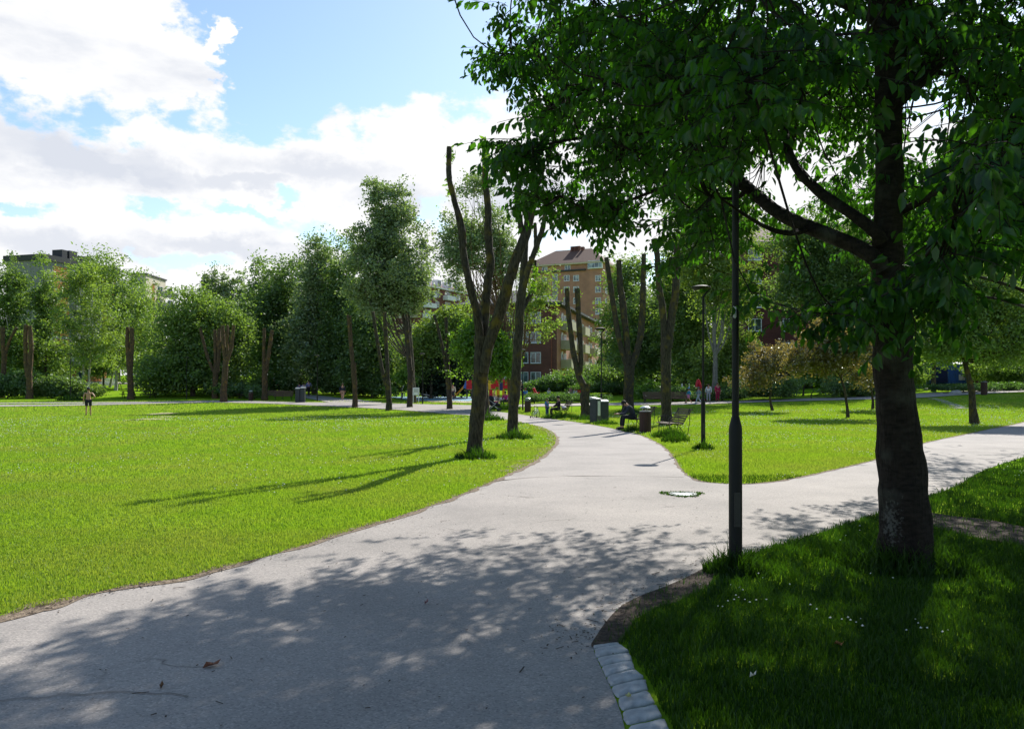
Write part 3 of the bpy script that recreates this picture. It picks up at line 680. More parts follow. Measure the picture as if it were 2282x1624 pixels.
# crumbs, seeds and twigs lying on the near path
rng = np.random.default_rng(33); n = 900
P = np.stack([rng.uniform(-4.5,4,n), rng.uniform(3,13,n)],1); P = P[inpoly(P, PATHn)]
e_ = np.array(near_edge)[rng.integers(0, len(near_edge), 700)]+rng.normal(0,.16,(700,2)); P = np.concatenate([P, e_, np.array(lv)[rng.integers(0, len(lv)//2, 900)]+rng.normal(0,.07,(900,2))])
n = len(P); a = rng.uniform(0,2*PI,n); l_ = rng.uniform(.004,.014,n)*(1+3*(rng.random(n)<.05)); w_ = rng.uniform(.002,.005,n); V = np.zeros((n,4,3)); z = .011
for k,(s_,t_,h_) in enumerate(((-1,-1,0),(1,-1,.003),(1,1,.005),(-1,1,.002))):
    V[:,k,0] = P[:,0]+np.cos(a)*l_*s_-np.sin(a)*w_*t_; V[:,k,1] = P[:,1]+np.sin(a)*l_*s_+np.cos(a)*w_*t_; V[:,k,2] = z+h_
tag(np_mesh('path_litter', V.reshape(-1,3), np.arange(n*4).reshape(-1,4), M['soil']), 'dark crumbs, seeds and bits of twig littering the near path', 'litter', kind='stuff')

def crack(L, w, sd): return strip('path_crack', dense(W(L), 8), w, w, M['asphalt_crack'], .0095, sd)
crack([(-60,1568),(0,1564),(50,1557),(91,1558),(140,1549),(188,1550),(250,1543),(301,1545),(350,1548),(376,1546),(420,1554)], .003, 41)

# ------------------------------------------------------------------ lamp posts
def lamp(label, loc, rz, H=4.36, group='slim black park lamp posts', base_h=1.3, sticker=False):
    t = thing('street_lamp', label, 'street lamp', loc, rz, group)
    b = MB(); b.lathe([(.058,-.15),(.058,base_h-.06),(.054,base_h-.02),(.034,base_h+.06),(.031,base_h+.065)], n=20)
    bo = b.build('base_tube', M['lamp_paint'], t, True)
    d = MB(); d.box((0,-.0585,.55),(.055,.004,.30)); d.build('door', M['steel_dark'], bo)
    p = MB(); p.tube([(0,0,base_h),(0,0,2.4),(0,0,H-.32)], [.031,.0305,.029], 16); p.build('pole', M['lamp_paint'], t, True)
    a = MB(); a.tube(smoothline([(0,0,H-.36),(0,0,H-.28),(.05,0,H-.19),(.13,0,H-.10),(.17,0,H-.02)],4), .026, 12); a.build('arm', M['lamp_paint'], t, True)
    h = MB(); h.lathe([(.02,.075),(.16,.07),(.255,.045),(.262,.03),(.25,.005),(.17,-.045),(.12,-.05)], (-.06,0,H-.03), 28); ho = h.build('lamp_head', M['lamp_paint'], t, True)
    l = MB(); l.lathe([(.12,-.052),(.10,-.072),(.03,-.078)], (-.06,0,H-.03), 20); l.build('lens', M['lamp_lens'], ho, True)
    if sticker:
        s = MB(); L = []
        for i in range(5):
            a_ = -2.5+.22*i
            for z in (2.23,2.33): L.append((math.cos(a_)*.0325, math.sin(a_)*.0325, z+.006*math.sin(i*2)))
        s.add(L, [(2*i,2*i+2,2*i+3,2*i+1) for i in range(4)]); s.build('sticker', M['paper'], t)
    return t
l0 = at(1639, 1272)
lamp('nearest black lamp post, its head lost in the cherry leaves', l0, 0, 4.5, sticker=True)
lamp('second lamp post with round disc head, standing on the lawn by the benches', at(1567,1000), 0)
lamp('lamp post with disc head behind the paired grey bins', at(1340,937), 0, 4.75)
lamp('thin lamp post half hidden behind the slim-limbed pollard', at(1165,914), 0, 4.3)
lamp('black lamp post at the left beside the standing man', at(157,890), 0, 4.6)
lamp('lamp post almost lost against the huge rounded tree', at(416,889), 0, 4.3)
lamp('lamp post right of the left-hand grey bins', at(707,895), 0, 4.3)
lamp('lamp post in front of the climbing dome', at(942,901), 0, 4.3)
lamp('short-looking lamp post far off by the brown brick house', col_at(1748,66), 0, 3.4)

# ------------------------------------------------------------------ benches
def bench(label, loc, rz, L=1.8, group='slatted park benches', bag=False):
    """sits facing local -y"""
    t = thing('park_bench', label, 'bench', loc, rz, group)
    s = MB()
    seat = [(-.28,.415),(-.20,.43),(-.12,.435),(-.04,.43),(.04,.42),(.12,.408),(.19,.40)]
    for y, z in seat: s.box((0,y,z),(L,.062,.028), bev=.006)
    s.build('seat', M['wood_bench'], t)
    b = MB()
    for k in range(7): b.box((0,.235+.035*k+.003*k*k,.45+.075*k),(L,.022,.060), rx=-.42+.0*k, bev=.005)
    b.build('backrest', M['wood_bench'], t)
    for q in (-1,1):
        x = q*(L/2-.14); f = MB()
        f.tube(smoothline([(x,-.26,0),(x,-.23,.2),(x,-.20,.40),(x,.0,.40),(x,.20,.385),(x,.30,.48),(x,.50,.95)],3), .014, 6)
        f.tube(smoothline([(x,.0,.40),(x,.16,.28),(x,.34,.0)],4), .014, 6); f.tube([(x,.50,.93),(x,.50,.5),(x,.42,0)], .013, 6)
        f.build('leg_frame', M['steel_dark'], t, True)
        a = MB(); a.tube(smoothline([(x,-.21,.41),(x,-.27,.55),(x,-.20,.635),(x,.05,.66),(x,.30,.62)],4), .015, 6); a.build('armrest', M['steel_dark'], t, True)
    return t
f0 = -R(76)        # facing the path (towards -x)
b_m = at(1398,957); b_r = at(1497,969)
bench('empty slatted bench nearest the camera, curled back, right of the wooden litter bin', (b_r.x-.05,b_r.y,0), -R(83), 1.45)
bench('slatted bench on which the hunched man in dark clothes sits', (b_m.x+.5,b_m.y+.5,0), -R(84), 1.6)
b_k = at(1247,929); bench('bench with the mother in black and a white bag on it', (b_k.x+.1,b_k.y+.2,0), -R(82), 1.6)
b_p = at(1126,907); bench('bench with the woman in pink beside the pram', (b_p.x,b_p.y,g1(b_p.x,b_p.y)), -R(20))
lb = at(1484,899)
for i, (x, lbn) in enumerate(((1459,'left half of the long pair of benches along the far path'),(1508,'right half of the long pair of benches along the far path'))): p = at(x, 899.5); bench(lbn, p, 0, 1.75)
for x, y, rz, lbn in ((515,888,.2,'leftmost brown bench, between the close pair of pollards and the pale seat'),(543,889,-1.2,'pale sunlit bench seen end-on left of the wooden bin'),(612,890,.1,'brown bench immediately right of the split-topped pollard'),(631,892,.12,'wider brown bench left of the left-hand grey bins')): bench(lbn, at(x,y), rz, 1.8)

# ------------------------------------------------------------------ bins
def litter_bin(label, loc, cap=True, H=.78, group='wood-slatted litter bins', rz=0):
    t = thing('litter_bin', label, 'litter bin', loc, rz, group)
    b = MB(); b.lathe([(.185,0),(.19,H-.02),(.17,H-.02),(.165,.06)], n=24); b.build('liner', M['steel_dark'], t, True)
    s = MB(); n = 18
    for k in range(n):
        a = 2*PI*k/n; s.box((math.cos(a)*.205,math.sin(a)*.205,H/2+.02),(.022,.062,H-.02), rz=a, bev=.005)
    s.build('slats', M['wood_bin'], t)
    r = MB(); r.lathe([(.185,H),(.215,H),(.215,H+.03),(.185,H+.03)], n=24); r.build('rim', M['steel_grey'], t, True)
    if cap:
        [MB().tube([(math.cos(a)*.12,math.sin(a)*.12,H),(math.cos(a)*.10,math.sin(a)*.10,H+.15)], .008, 6).build('cap_support', M['galv'], t) for a in (.5,2.6,4.7)]
        c = MB(); c.lathe([(.19,H+.13),(.20,H+.145),(.17,H+.18),(.10,H+.205),(.02,H+.215)], n=24); c.build('dome_cap', M['galv'], t, True)
    else:
        c = MB(); c.lathe([(.14,H+.03),(.12,H+.07),(.03,H+.08)], n=16); c.build('lid', M['steel_dark'], t, True)
    return t
litter_bin('wooden litter bin with grey dome cap between the hunched man and the empty bench', at(1438,964))
litter_bin('wooden litter bin with dome cap beside the little bicycle', at(1176,918.5))
litter_bin('wooden litter bin with dome cap among the left benches', at(559,892.5))
litter_bin('dark litter bin without dome, on the slope at the far right', at(2193,880), False, .95)
def grey_bin(label, loc, rz, H=1.05, notice=False, group='dark grey box bins'):
    t = thing('grey_bin', label, 'bin', loc, rz, group)
    b = MB(); b.box((0,0,H/2),(.40,.40,H), bev=.02); b.build('body', M['bin_grey'], t)
    l = MB(); l.add([(-.21,-.22,H),(.21,-.22,H),(.21,.21,H),(-.21,.21,H),(-.21,-.22,H+.03),(.21,-.22,H+.03),(.21,.21,H+.12),(-.21,.21,H+.12)],[(3,2,1,0),(4,5,6,7),(0,1,5,4),(1,2,6,5),(2,3,7,6),(3,0,4,7)]); l.build('lid', M['steel_grey'], t)
    if notice: n = MB(); n.box((0,-.206,H*.62),(.22,.008,H*.62)); n.build('notice', M['paper'], t)
    return t
g_ = at(1327,942); grey_bin('front one of the paired dark grey bins, a pale notice on its side', g_, R(50), 1.13, True)
g_ = at(1346,938); grey_bin('rear one of the paired dark grey bins, behind the lamp post', g_, R(8), .98)
grey_bin('dark box bin left of the paired bins across the lawn', at(664,897), 0, 1.25)
grey_bin('white-lidded box bin right of the paired bins across the lawn', at(675,897), 0, 1.3)

# ------------------------------------------------------------------ paving blocks at the kerb
rng = np.random.default_rng(8)
rows = [((1324,1449),(1384,1440)),((1330,1467),(1402,1455)),((1340,1487),(1409,1474)),((1352,1511),(1416,1494)),((1362,1531),(1438,1514)),((1377,1557),(1443,1540)),((1384,1587),(1461,1570)),((1398,1618),(1478,1600)),((1412,1664),(1500,1642))]
words = ['farthest, thin and half sunk','second from the far end','third from the far end, narrow','fourth from far end','fifth from the far end, bent askew','sixth from far end, petal on it','third from near end','sunlit one second from the near end','nearest, cut by frame edge']
edges = [((1322,1441),(1378,1434))]+[(a, b) for a, b in rows]
for i in range(9):
    a0, b0 = [at(*q) for q in edges[i]]; a1, b1 = [at(*q) for q in edges[i+1]]
    q = [a0.lerp(a1,.08), b0.lerp(b1,.08), b0.lerp(b1,.94), a0.lerp(a1,.94)]; c = sum(q, Vector())/4
    bm = bmesh.new(); pts = []
    for k in range(4):
        p, r_ = q[k]-c, q[(k+1)%4]-c
        for t_ in (0.08,.3,.5,.7,.92): v_ = p.lerp(r_, t_); v_ = v_*(1+.10*mn.noise(Vector((i*3.1, k*2+t_*3, 1)))); pts.append(v_)
    m_ = MB(); n = len(pts); hz = .012+.010*rng.random(); ring = [(1.0,-.05),(1.0,hz*.3),(.96,hz*.8),(.88,hz),(.45,hz+.004)]
    vs = [(p.x*s_, p.y*s_, z_+(.004*mn.noise(Vector((p.x*14,p.y*14,i))) if z_ > 0 else 0)) for s_, z_ in ring for p in pts]+[(0,0,hz+.005)]
    fs = [(j*n+k, j*n+(k+1)%n, (j+1)*n+(k+1)%n, (j+1)*n+k) for j in range(4) for k in range(n)]+[(4*n+k,4*n+(k+1)%n,5*n) for k in range(n)]
    m_.add(vs, fs); o = m_.build('paving_block', M['granite'], None, True, c)
    tag(o, 'granite block at the path edge, '+words[i], 'paving block', 'granite blocks set at the near path edge')

# drain grown over with moss
dc = at(1522,1102); t = thing('drain_cover', 'round iron drain cover ringed with weeds in the middle of the path fork', 'drain cover', (dc.x,dc.y,.006))
m_ = MB(); m_.lathe([(.21,0),(.21,.012),(.17,.014),(.165,.008),(.02,.008)], n=28); m_.build('lid', M['steel_grey'], t)
rr = np.random.default_rng(5); n = 520; a = rr.uniform(0,2*PI,n); q = rr.uniform(.17,.32,n)*(1+.2*np.sin(a*3)); P = np.stack([np.cos(a)*q, np.sin(a)*q, rr.uniform(.0,.015,n)],1)
v, f = cards(P, .035, rr, .2, .5); np_mesh('moss', v, f, M['grass_shaded'], t, rnd=rr.random(n))
# fallen leaves
for x, y, s, c, lbn in ((472,1486,.11,(.16,.06,.03),'curled brown leaf lying on the shaded path at the left'),(1702,1456-130,.0,(0,0,0),''),(1678,1527,.045,(.6,.6,.5),'pale fallen petal in the dark foreground grass'),(1870,1455,.10,(.30,.11,.03),'orange fallen leaf in the dark foreground grass'),(950,1346,.05,(.25,.12,.12),'small reddish leaf on the dappled path'),(360,1534,.05,(.14,.07,.03),'dark leaf scrap beside the path crack'),(1400,1563,.05,(.5,.5,.2),'yellowish petal on a granite block')):
    if not s: continue
    nm = 'leafc_%d' % x; flat(nm, c); p = at(x,y); m_ = MB(); m_.add([(-.5*s,0,.0),(-.15*s,-.25*s,.02),(.25*s,-.2*s,.012),(.5*s,0,.03),(.2*s,.24*s,.008),(-.2*s,.22*s,.025),(0,0,.004)],[(0,1,6),(1,2,6),(2,3,6),(3,4,6),(4,5,6),(5,0,6)])
    z = .05 if x > 1500 else (.022 if x == 1400 else .008)
    o = m_.build('fallen_leaf', M[nm], None, False, (p.x,p.y,z)); o.rotation_euler[2] = x; tag(o, lbn, 'leaf')

# ------------------------------------------------------------------ picnic tables, play things, car, container
def picnic(label, loc, rz, mat, L=1.9):
    t = thing('picnic_table', label, 'picnic table', loc, rz, 'picnic tables on the far left lawn')
    m_ = MB(); m_.box((0,0,.73),(L,.75,.05)); m_.build('table_top', M[mat], t)
    for q in (-1,1): m_ = MB(); m_.box((0,q*.68,.44),(L,.26,.05)); m_.build('seat', M[mat], t)
    for q in (-1,1):
        m_ = MB(); x = q*(L/2-.25)
        m_.tube([(x,-.30,.70),(x,-.72,0)], .045, 4); m_.tube([(x,.30,.70),(x,.72,0)], .045, 4); m_.box((x+.06*q,0,.42),(.05,1.5,.09)); m_.build('leg_frame', M[mat], t)
    return t
picnic('black picnic table beside the single thick pollard', at(318,887), .0, 'wood_black', 2.6)
picnic('smaller black picnic table partly behind the single thick pollard', at(286,887), .3, 'wood_black', 1.5)
picnic('sunlit pale picnic table, left of two on the far lawn', col_at(284,100), .1, 'wood_pale', 2.4)
picnic('sunlit pale picnic table, right of two on the far lawn', col_at(309,98), .05, 'wood_pale', 2.2)
flat('play_orange', (.75,.30,.015), .4); flat('play_blue2', (.06,.16,.50), .4); flat('play_red', (.55,.012,.02), .45); flat('play_yellow', (.75,.42,.02), .45); flat('play_navy', (.02,.03,.12), .5)
sp = at(1046,889); k = sp.y/F
t = thing('play_tower', 'red and blue play tower with an orange slide next to the nearest pollard', 'play tower', sp)
def pm(x, y): return ((x-1046)*k, 0, zh(y, sp.y)-sp.z)
m_ = MB(); S = smoothline([pm(1006,886),pm(1013,884.5),pm(1022,877),pm(1031,867),pm(1037,860)], 5)
for w_, yy in ((.05,-.28),(.05,.28)): m_.tube([(p[0],yy,p[2]+.12) for p in S], .09, 6)
vs = [(p[0],yy,p[2]+.04) for p in S for yy in (-.28,.28)]+[(p[0],yy,p[2]-.02) for p in S for yy in (-.28,.28)]; n = len(S)
m_.add(vs, [(2*i,2*i+1,2*i+3,2*i+2) for i in range(n-1)]+[(2*n+2*i+2,2*n+2*i+3,2*n+2*i+1,2*n+2*i) for i in range(n-1)]); m_.build('slide', M['play_orange'], t, True)
m_ = MB(); a, c = pm(1036,866), pm(1036,848); m_.add([(a[0]-.15,-.4,a[2]+.1),(a[0]+.35,-.4,a[2]-.1),(a[0]+.35,-.4,c[2]),(a[0]+.1,-.4,c[2]),(a[0]-.15,-.34,a[2]+.1),(a[0]+.35,-.34,a[2]-.1),(a[0]+.35,-.34,c[2]),(a[0]+.1,-.34,c[2])],[(0,1,2,3),(7,6,5,4),(0,4,5,1),(1,5,6,2),(2,6,7,3),(3,7,4,0)]); m_.build('side_panel', M['play_blue2'], t)
m_ = MB(); a = pm(1046,857); m_.box((a[0],-.45,a[2]),(12*k*1.0,.05,20*k)); m_.build('front_panel', M['play_red'], t)
m_ = MB(); a = pm(1046,867); m_.box((a[0],.1,a[2]-.03),(.5,1.1,.06)); m_.build('deck', M['wood_pale'], t)
for x, yy in ((1040.5,-.4),(1052,-.4),(1040.5,.6),(1052,.6)):
    m_ = MB(); a = pm(x,889); m_.box((a[0],yy,.7),(.09,.09,1.4)); m_.build('post', M['steel_dark'], t)
sp2 = at(1112,891); k2 = sp2.y/F; t = thing('play_castle', 'climbing castle of red and orange panels on posts behind the woman in pink', 'play tower', sp2)
def pm2(x, y): return ((x-1112)*k2, 0, zh(y, sp2.y)-sp2.z)
for i, (x, y0, y1, w, c) in enumerate([(1089,846,868,9,'play_yellow'),(1094,868,884,8,'play_red'),(1099,850,866,9,'play_red'),(1107,846,862,8,'play_red'),(1117,850,870,7,'play_navy'),(1110,868,886,7,'play_orange'),(1128,846,866,14,'play_red'),(1122,868,886,6,'play_orange'),(1134,868,884,7,'play_orange')]):
    m_ = MB(); a, c_ = pm2(x,y0), pm2(x,y1); m_.box((a[0],-.5+.06*i,(a[2]+c_[2])/2),(w*k2,.05,a[2]-c_[2]), bev=.01); m_.build('panel', M[c], t)
for x in (1086,1094,1103,1112,1121,1137):
    m_ = MB(); m_.tube([((x-1112)*k2,.2,0),((x-1112)*k2,.2,zh(842,sp2.y)-sp2.z)], .05, 8); m_.build('post', M['wood_pale'], t)
m_ = MB(); a = pm2(1130,843); b_ = pm2(1139,826); m_.add([(a[0]-.3,-.5,a[2]),(a[0]+.9,-.5,a[2]),(a[0]+.9,.7,a[2]),(a[0]-.3,.7,a[2]),(a[0]+.3,.1,b_[2])],[(0,1,4),(1,2,4),(2,3,4),(3,0,4),(3,2,1,0)]); m_.build('roof', M['white_paint'], t)
# climbing dome
dm = at(926,887); k = dm.y/F; t = thing('climbing_dome', 'arched climbing dome of bent tubes with a grey mesh hood', 'climbing frame', dm)
for i in range(5):
    y = -1.2+.6*i; m_ = MB(); rr_ = 32*k*(1-.06*abs(i-2)); hh = 48*k
    m_.tube([(math.cos(a)*rr_, y, math.sin(a)*hh) for a in np.linspace(0,PI,17)], .045, 6); m_.build('arch', M['galv'], t, True)
m_ = MB(); A_ = np.linspace(R(48),R(112),9); rr_ = 32.6*k; hh = 48.8*k
vs = [(math.cos(a)*rr_*s_, y, math.sin(a)*hh*s_) for s_ in (1,1.012) for a in A_ for y in (-1.25,1.25)]; m_.add(vs, [(2*i,2*i+1,2*i+3,2*i+2) for i in range(8)]+[(18+2*i+2,18+2*i+3,18+2*i+1,18+2*i) for i in range(8)]); m_.build('hood', M['steel_grey'], t, True)
cr = at(956,888); k = cr.y/F; t = thing('nest_swing', 'tilted round net seat on bent struts beside the climbing dome', 'play equipment', cr)
m_ = MB(); R_ = 17*k; m_.tube([(math.cos(a)*R_, math.sin(a)*R_*.8, .38+.10*math.cos(a)*-1) for a in np.linspace(0,2*PI,25)], .06, 6, cap=False); m_.build('ring', M['galv'], t, True)
m_ = MB(); [m_.tube([(x*R_,-R_*.75,.4),(x*R_,R_*.75,.4)], .012, 4) for x in np.linspace(-.6,.6,7)]; m_.build('net', M['steel_dark'], t)
for x in (-.8,0,.8): m_ = MB(); m_.tube([(x*R_,0,.38),(x*R_,-.1,0)], .05, 6); m_.build('leg', M['steel_grey'], t)
sg = at(927,899); k = sg.y/F; t = thing('information_sign', 'pale rounded information board on two legs before the climbing dome', 'sign', sg)
m_ = MB(); m_.box((0,0,zh(872,sg.y)-sg.z),(15*k,.05,17*k), bev=.02); so2 = m_.build('board', M['white_paint'], t)
m_ = MB(); m_.box((0,-.032,zh(870,sg.y)-sg.z),(10*k,.01,8*k)); m_.build('notice', M['paper'], so2)
for q in (-6,6): m_ = MB(); m_.box((q*k,0,.5),(.06,.06,1.0)); m_.build('leg', M['galv'], t)
# red A-frame climber
ra = at(1556,893); ra = col_at(1556, 66); k = 66/F; t = thing('red_climber', 'red A-shaped climbing frame behind the walking child in blue', 'climbing frame', ra)
for x0, yy in ((-13,-.7),(11,-.7),(-9,.7),(9,.7)): m_ = MB(); m_.tube([(x0*k,yy,0),(0,0,46*k)], .13, 6); m_.build('leg', M['play_red'], t)
m_ = MB(); [m_.box((0,0,z*k),(w*k,.9,.07)) for z, w in ((14,15),(24,10))]; m_.build('rung', M['play_red'], t)
m_ = MB(); m_.box((-26*k,0,17*k),(22*k,.5,.12)); [m_.box((x*k,0,22*k),(.08,.08,32*k)) for x in (-36,-20)]; m_.build('rail', M['white_paint'], t)
ss = at(1194,889); t = thing('spring_rider', 'little red spring rider on the grass behind the small bicycle', 'spring rider', ss)
m_ = MB(); m_.tube([(math.cos(a)*.09,math.sin(a)*.09,.02+.035*a/1.2) for a in np.linspace(0,14,50)], .015, 5); m_.build('spring', M['steel_dark'], t)
m_ = MB(); k = ss.y/F; m_.tube(smoothline([(-.28,0,.95),(-.2,0,1.05),(-.1,0,.8),(0,0,.55),(.2,0,.5),(.36,0,.72)],4), [.1]*3+[.13]*6+[.17]*6+[.16]*3+[.08]*3, 8); m_.build('body', M['play_red'], t, True)
# white car in the gap between the trees
cp = col_at(566, 135); t = thing('parked_car', 'small white car glimpsed between the pollard and the dark trees', 'car', cp, R(8))
prof = [(-2.1,.35),(-2.12,.75),(-1.95,.95),(-1.2,1.05),(-.65,1.42),(.7,1.45),(1.35,1.05),(2.0,.9),(2.12,.65),(2.1,.35)]
m_ = MB(); n = len(prof); m_.add([(x,y*(.84 if z > 1.1 else 1),z) for y in (-.82,.82) for x, z in prof], [tuple(range(n)), tuple(range(2*n-1,n-1,-1))]+[(i,n+i,n+(i+1)%n,(i+1)%n) for i in range(n)]); m_.build('body', M['white_paint'], t)
for q in (-1,1): m_ = MB(); m_.add([(-1.1,q*.80,1.07),(-.6,q*.715,1.38),(.65,q*.715,1.40),(1.2,q*.80,1.07)],[(0,1,2,3)]); m_.build('side_window', M['glass'], t)
for x in (-1.3,1.3):
    for q in (-.78,.78): m_ = MB(); m_.tube([(x,q-.1,.32),(x,q+.1,.32)], .32, 16); wo = m_.build('wheel', M['steel_dark'], t); m_ = MB(); m_.tube([(x,q-.11,.32),(x,q+.11,.32)], .18, 10); m_.build('hubcap', M['galv'], wo)
# blue container and its neighbour
bc = at(2116,857); bc = col_at(2114, 86); k = 86/F
flat('cont_blue', (.04,.15,.50), .5); flat('cont_dark', (.012,.025,.10), .6)
t = thing('blue_container', 'blue site container with a white notice behind the green young tree', 'container', bc, R(-12)); t.scale = (1.22,1.1,1.22)
m_ = MB(); m_.box((0,0,.85),(3.3,2.2,1.7), bev=.03); m_.build('body', M['cont_blue'], t)
m_ = MB(); [m_.box((x,-1.12,.85),(.06,.04,1.5)) for x in np.linspace(-1.5,1.5,14)]; m_.build('ribs', M['cont_blue'], t)
m_ = MB(); m_.box((-1.0,-1.17,.8),(1.2,.04,1.4)); m_.build('door', M['cont_dark'], t)
m_ = MB(); m_.box((.75,-1.17,.55),(.5,.03,.5)); m_.build('notice', M['white_paint'], t)
m_ = MB(); m_.add([(-1.75,-1.2,1.71),(1.75,-1.2,1.71),(1.75,1.2,1.71),(-1.75,1.2,1.71),(-1.5,0,1.95),(1.5,0,1.95)],[(0,1,5,4),(1,2,5),(2,3,4,5),(3,0,4),(3,2,1,0)]); m_.build('roof', M['cont_dark'], t)
t = thing('blue_hopper', 'smaller blue rubbish skip among the bushes at the right', 'skip', col_at(2222,84), .1)
m_ = MB(); m_.add([(-.7,-.5,0),(.7,-.5,0),(.7,.5,0),(-.7,.5,0),(-.95,-.6,.95),(.95,-.6,.95),(.95,.6,.95),(-.95,.6,.95)],[(3,2,1,0),(4,5,6,7),(0,1,5,4),(1,2,6,5),(2,3,7,6),(3,0,4,7)]); m_.build('body', M['cont_blue'], t)
m_ = MB(); m_.box((0,-.62,.9),(2.0,.05,.1)); m_.build('rim', M['cont_dark'], t)
# boulders and stepping stones
def rock(label, p, s, seed, group, name='boulder', flatz=.6, mat='rock', cat='boulder'):
    bm = bmesh.new(); bmesh.ops.create_icosphere(bm, subdivisions=3, radius=1)
    for v_ in bm.verts: v_.co = v_.co*(1+.32*mn.noise(v_.co*1.3+Vector((seed,0,0)))); v_.co = Vector((v_.co.x*s, v_.co.y*s*.8, v_.co.z*s*flatz))
    me = bpy.data.meshes.new(name); bm.to_mesh(me); bm.free(); me.materials.append(M[mat]); me.polygons.foreach_set('use_smooth', [True]*len(me.polygons))
    return tag(link(name, me, None, p), label, cat, group)
for x, y, s, lbn in ((2129,877,.75,'largest pale boulder beside the litter bin path'),(2065,868,.45,'small pale boulder in front of the blue container'),(2030,876,.3,'low pale boulder just right of the cherry trunk'),(2098,878,.28,'small stone left of the largest boulder'),(2165,876,.3,'small stone right of the largest boulder')): rock(lbn, at(x,y), s*.62, x*.1, 'boulders along the right-hand far path')
for i, (x, y) in enumerate([(2082,889),(2094,891),(2103,894),(2112,897),(2120,900),(2128,903),(2136,906),(2140,909)]): rock('pale flat stepping stone in the grass, number %d down the slope from the far path' % (i+1) if 0 else 'pale stepping stone crossing the grass slope, '+['topmost','second from the top','third from the top','fourth from the top','fourth from the bottom','third from the bottom','second from the bottom','bottommost'][i], at(x,y), .38, i*3.3, 'stepping stones below the far path', 'stepping_stone', .12, 'rock', 'stepping stone')
# child's bicycle
kb = at(1194,931); t = thing('child_bicycle', 'little bicycle with training wheels parked on the path by the boy', 'bicycle', (kb.x,kb.y,.004), R(62))
for x in (-.30,.30):
    m_ = MB(); m_.tube([(x+math.cos(a)*.19,0,.20+math.sin(a)*.19) for a in np.linspace(0,2*PI,25)], .017, 6, cap=False); wo = m_.build('wheel', M['steel_dark'], t, True)
    m_ = MB(); [m_.tube([(x,0,.2),(x+math.cos(a)*.18,0,.2+math.sin(a)*.18)], .003, 3) for a in np.linspace(0,2*PI,13)[:-1]]; m_.build('spokes', M['galv'], wo)
m_ = MB(); [m_.tube([a, b_], .014, 6) for a, b_ in (((-.3,0,.2),(0,0,.2)),((0,0,.2),(-.08,0,.5)),((0,0,.22),(.22,0,.5)),((-.07,0,.44),(.22,0,.48)),((.22,0,.55),(.30,0,.2)),((-.3,0,.2),(-.07,0,.44)))]; m_.build('frame', M['white_paint'], t)
m_ = MB(); m_.tube([(.16,-.2,.66),(.20,0,.60),(.16,.2,.66)], .012, 6); m_.tube([(.20,0,.6),(.22,0,.5)], .012, 6); m_.build('handlebar', M['steel_dark'], t)
m_ = MB(); m_.ball((-.1,0,.53),(.11,.06,.03)); m_.build('saddle', M['steel_dark'], t)
m_ = MB(); m_.box((-.33,0,.42),(.26,.10,.02)); m_.build('luggage_rack', M['steel_dark'], t)
for q in (-1,1): m_ = MB(); m_.tube([(-.3,q*.16,.06),(-.3,q*.19,.06)], .06, 10); m_.tube([(-.3,0,.2),(-.3,q*.17,.07)], .008, 5); m_.build('training_wheel', M['steel_dark'], t)
# pram
pb = at(1100,917); t = thing('pram', 'black pram parked before the woman in pink', 'pram', (pb.x,pb.y,g1(pb.x,pb.y)), R(10)); flat('fabric_black', (.015,.015,.022)); flat('fabric_pinkred', (.35,.05,.10)); flat('fabric_white', (.75,.75,.75))
for x, y in ((-.32,-.25),(-.32,.25),(.38,-.2),(.38,.2)): m_ = MB(); m_.tube([(x,y-.02,.14),(x,y+.02,.14)], .14, 16); m_.build('wheel', M['steel_dark'], t)
m_ = MB(); [m_.tube([a, b_], .014, 6) for a, b_ in (((-.32,-.22,.14),(.15,-.22,.62)),((-.32,.22,.14),(.15,.22,.62)),((.38,-.18,.14),(-.1,-.22,.5)),((.38,.18,.14),(-.1,.22,.5)),((.1,-.22,.5),(-.62,-.22,1.0)),((.1,.22,.5),(-.62,.22,1.0)),((-.62,-.22,1.0),(-.62,.22,1.0)))]; m_.build('frame', M['galv'], t)
m_ = MB(); m_.tube(smoothline([(-.3,0,.72),(-.05,0,.55),(.25,0,.5),(.42,0,.42)],4), [.2]*5+[.18]*4+[.12]*4, 10); m_.build('seat', M['fabric_black'], t, True)
m_ = MB(); m_.ball((-.22,0,.86),(.27,.25,.24)); m_.build('hood', M['fabric_black'], t, True)
m_ = MB(); m_.ball((.12,0,.62),(.2,.15,.1)); m_.build('blanket', M['fabric_pinkred'], t, True)
t = thing('pushchair', 'teal pushchair parked by the foot of the slide', 'pushchair', at(1021,886.5), 0); flat('fabric_teal', (.03,.22,.26))
m_ = MB(); m_.ball((0,0,.75),(.4,.3,.32)); m_.build('hood', M['fabric_teal'], t, True)
m_ = MB(); [m_.tube([(x,y,.12),(-x*.4,y,.7)], .015, 5) for x in (-.35,.35) for y in (-.22,.22)]; m_.build('frame', M['steel_dark'], t)
for x, y in ((-.35,-.22),(-.35,.22),(.35,-.22),(.35,.22)): m_ = MB(); m_.tube([(x,y-.02,.12),(x,y+.02,.12)], .12, 12); m_.build('wheel', M['steel_dark'], t)
# white bag on the mother's bench
wb = Vector((b_k.x+.25,b_k.y+.05,.46)); m_ = MB(); m_.ball((0,0,.09),(.16,.26,.11),12,8); o = m_.build('carrier_bag', M['fabric_white'], None, True, wb); tag(o, 'crumpled white bag on the bench behind the seated mother', 'bag')
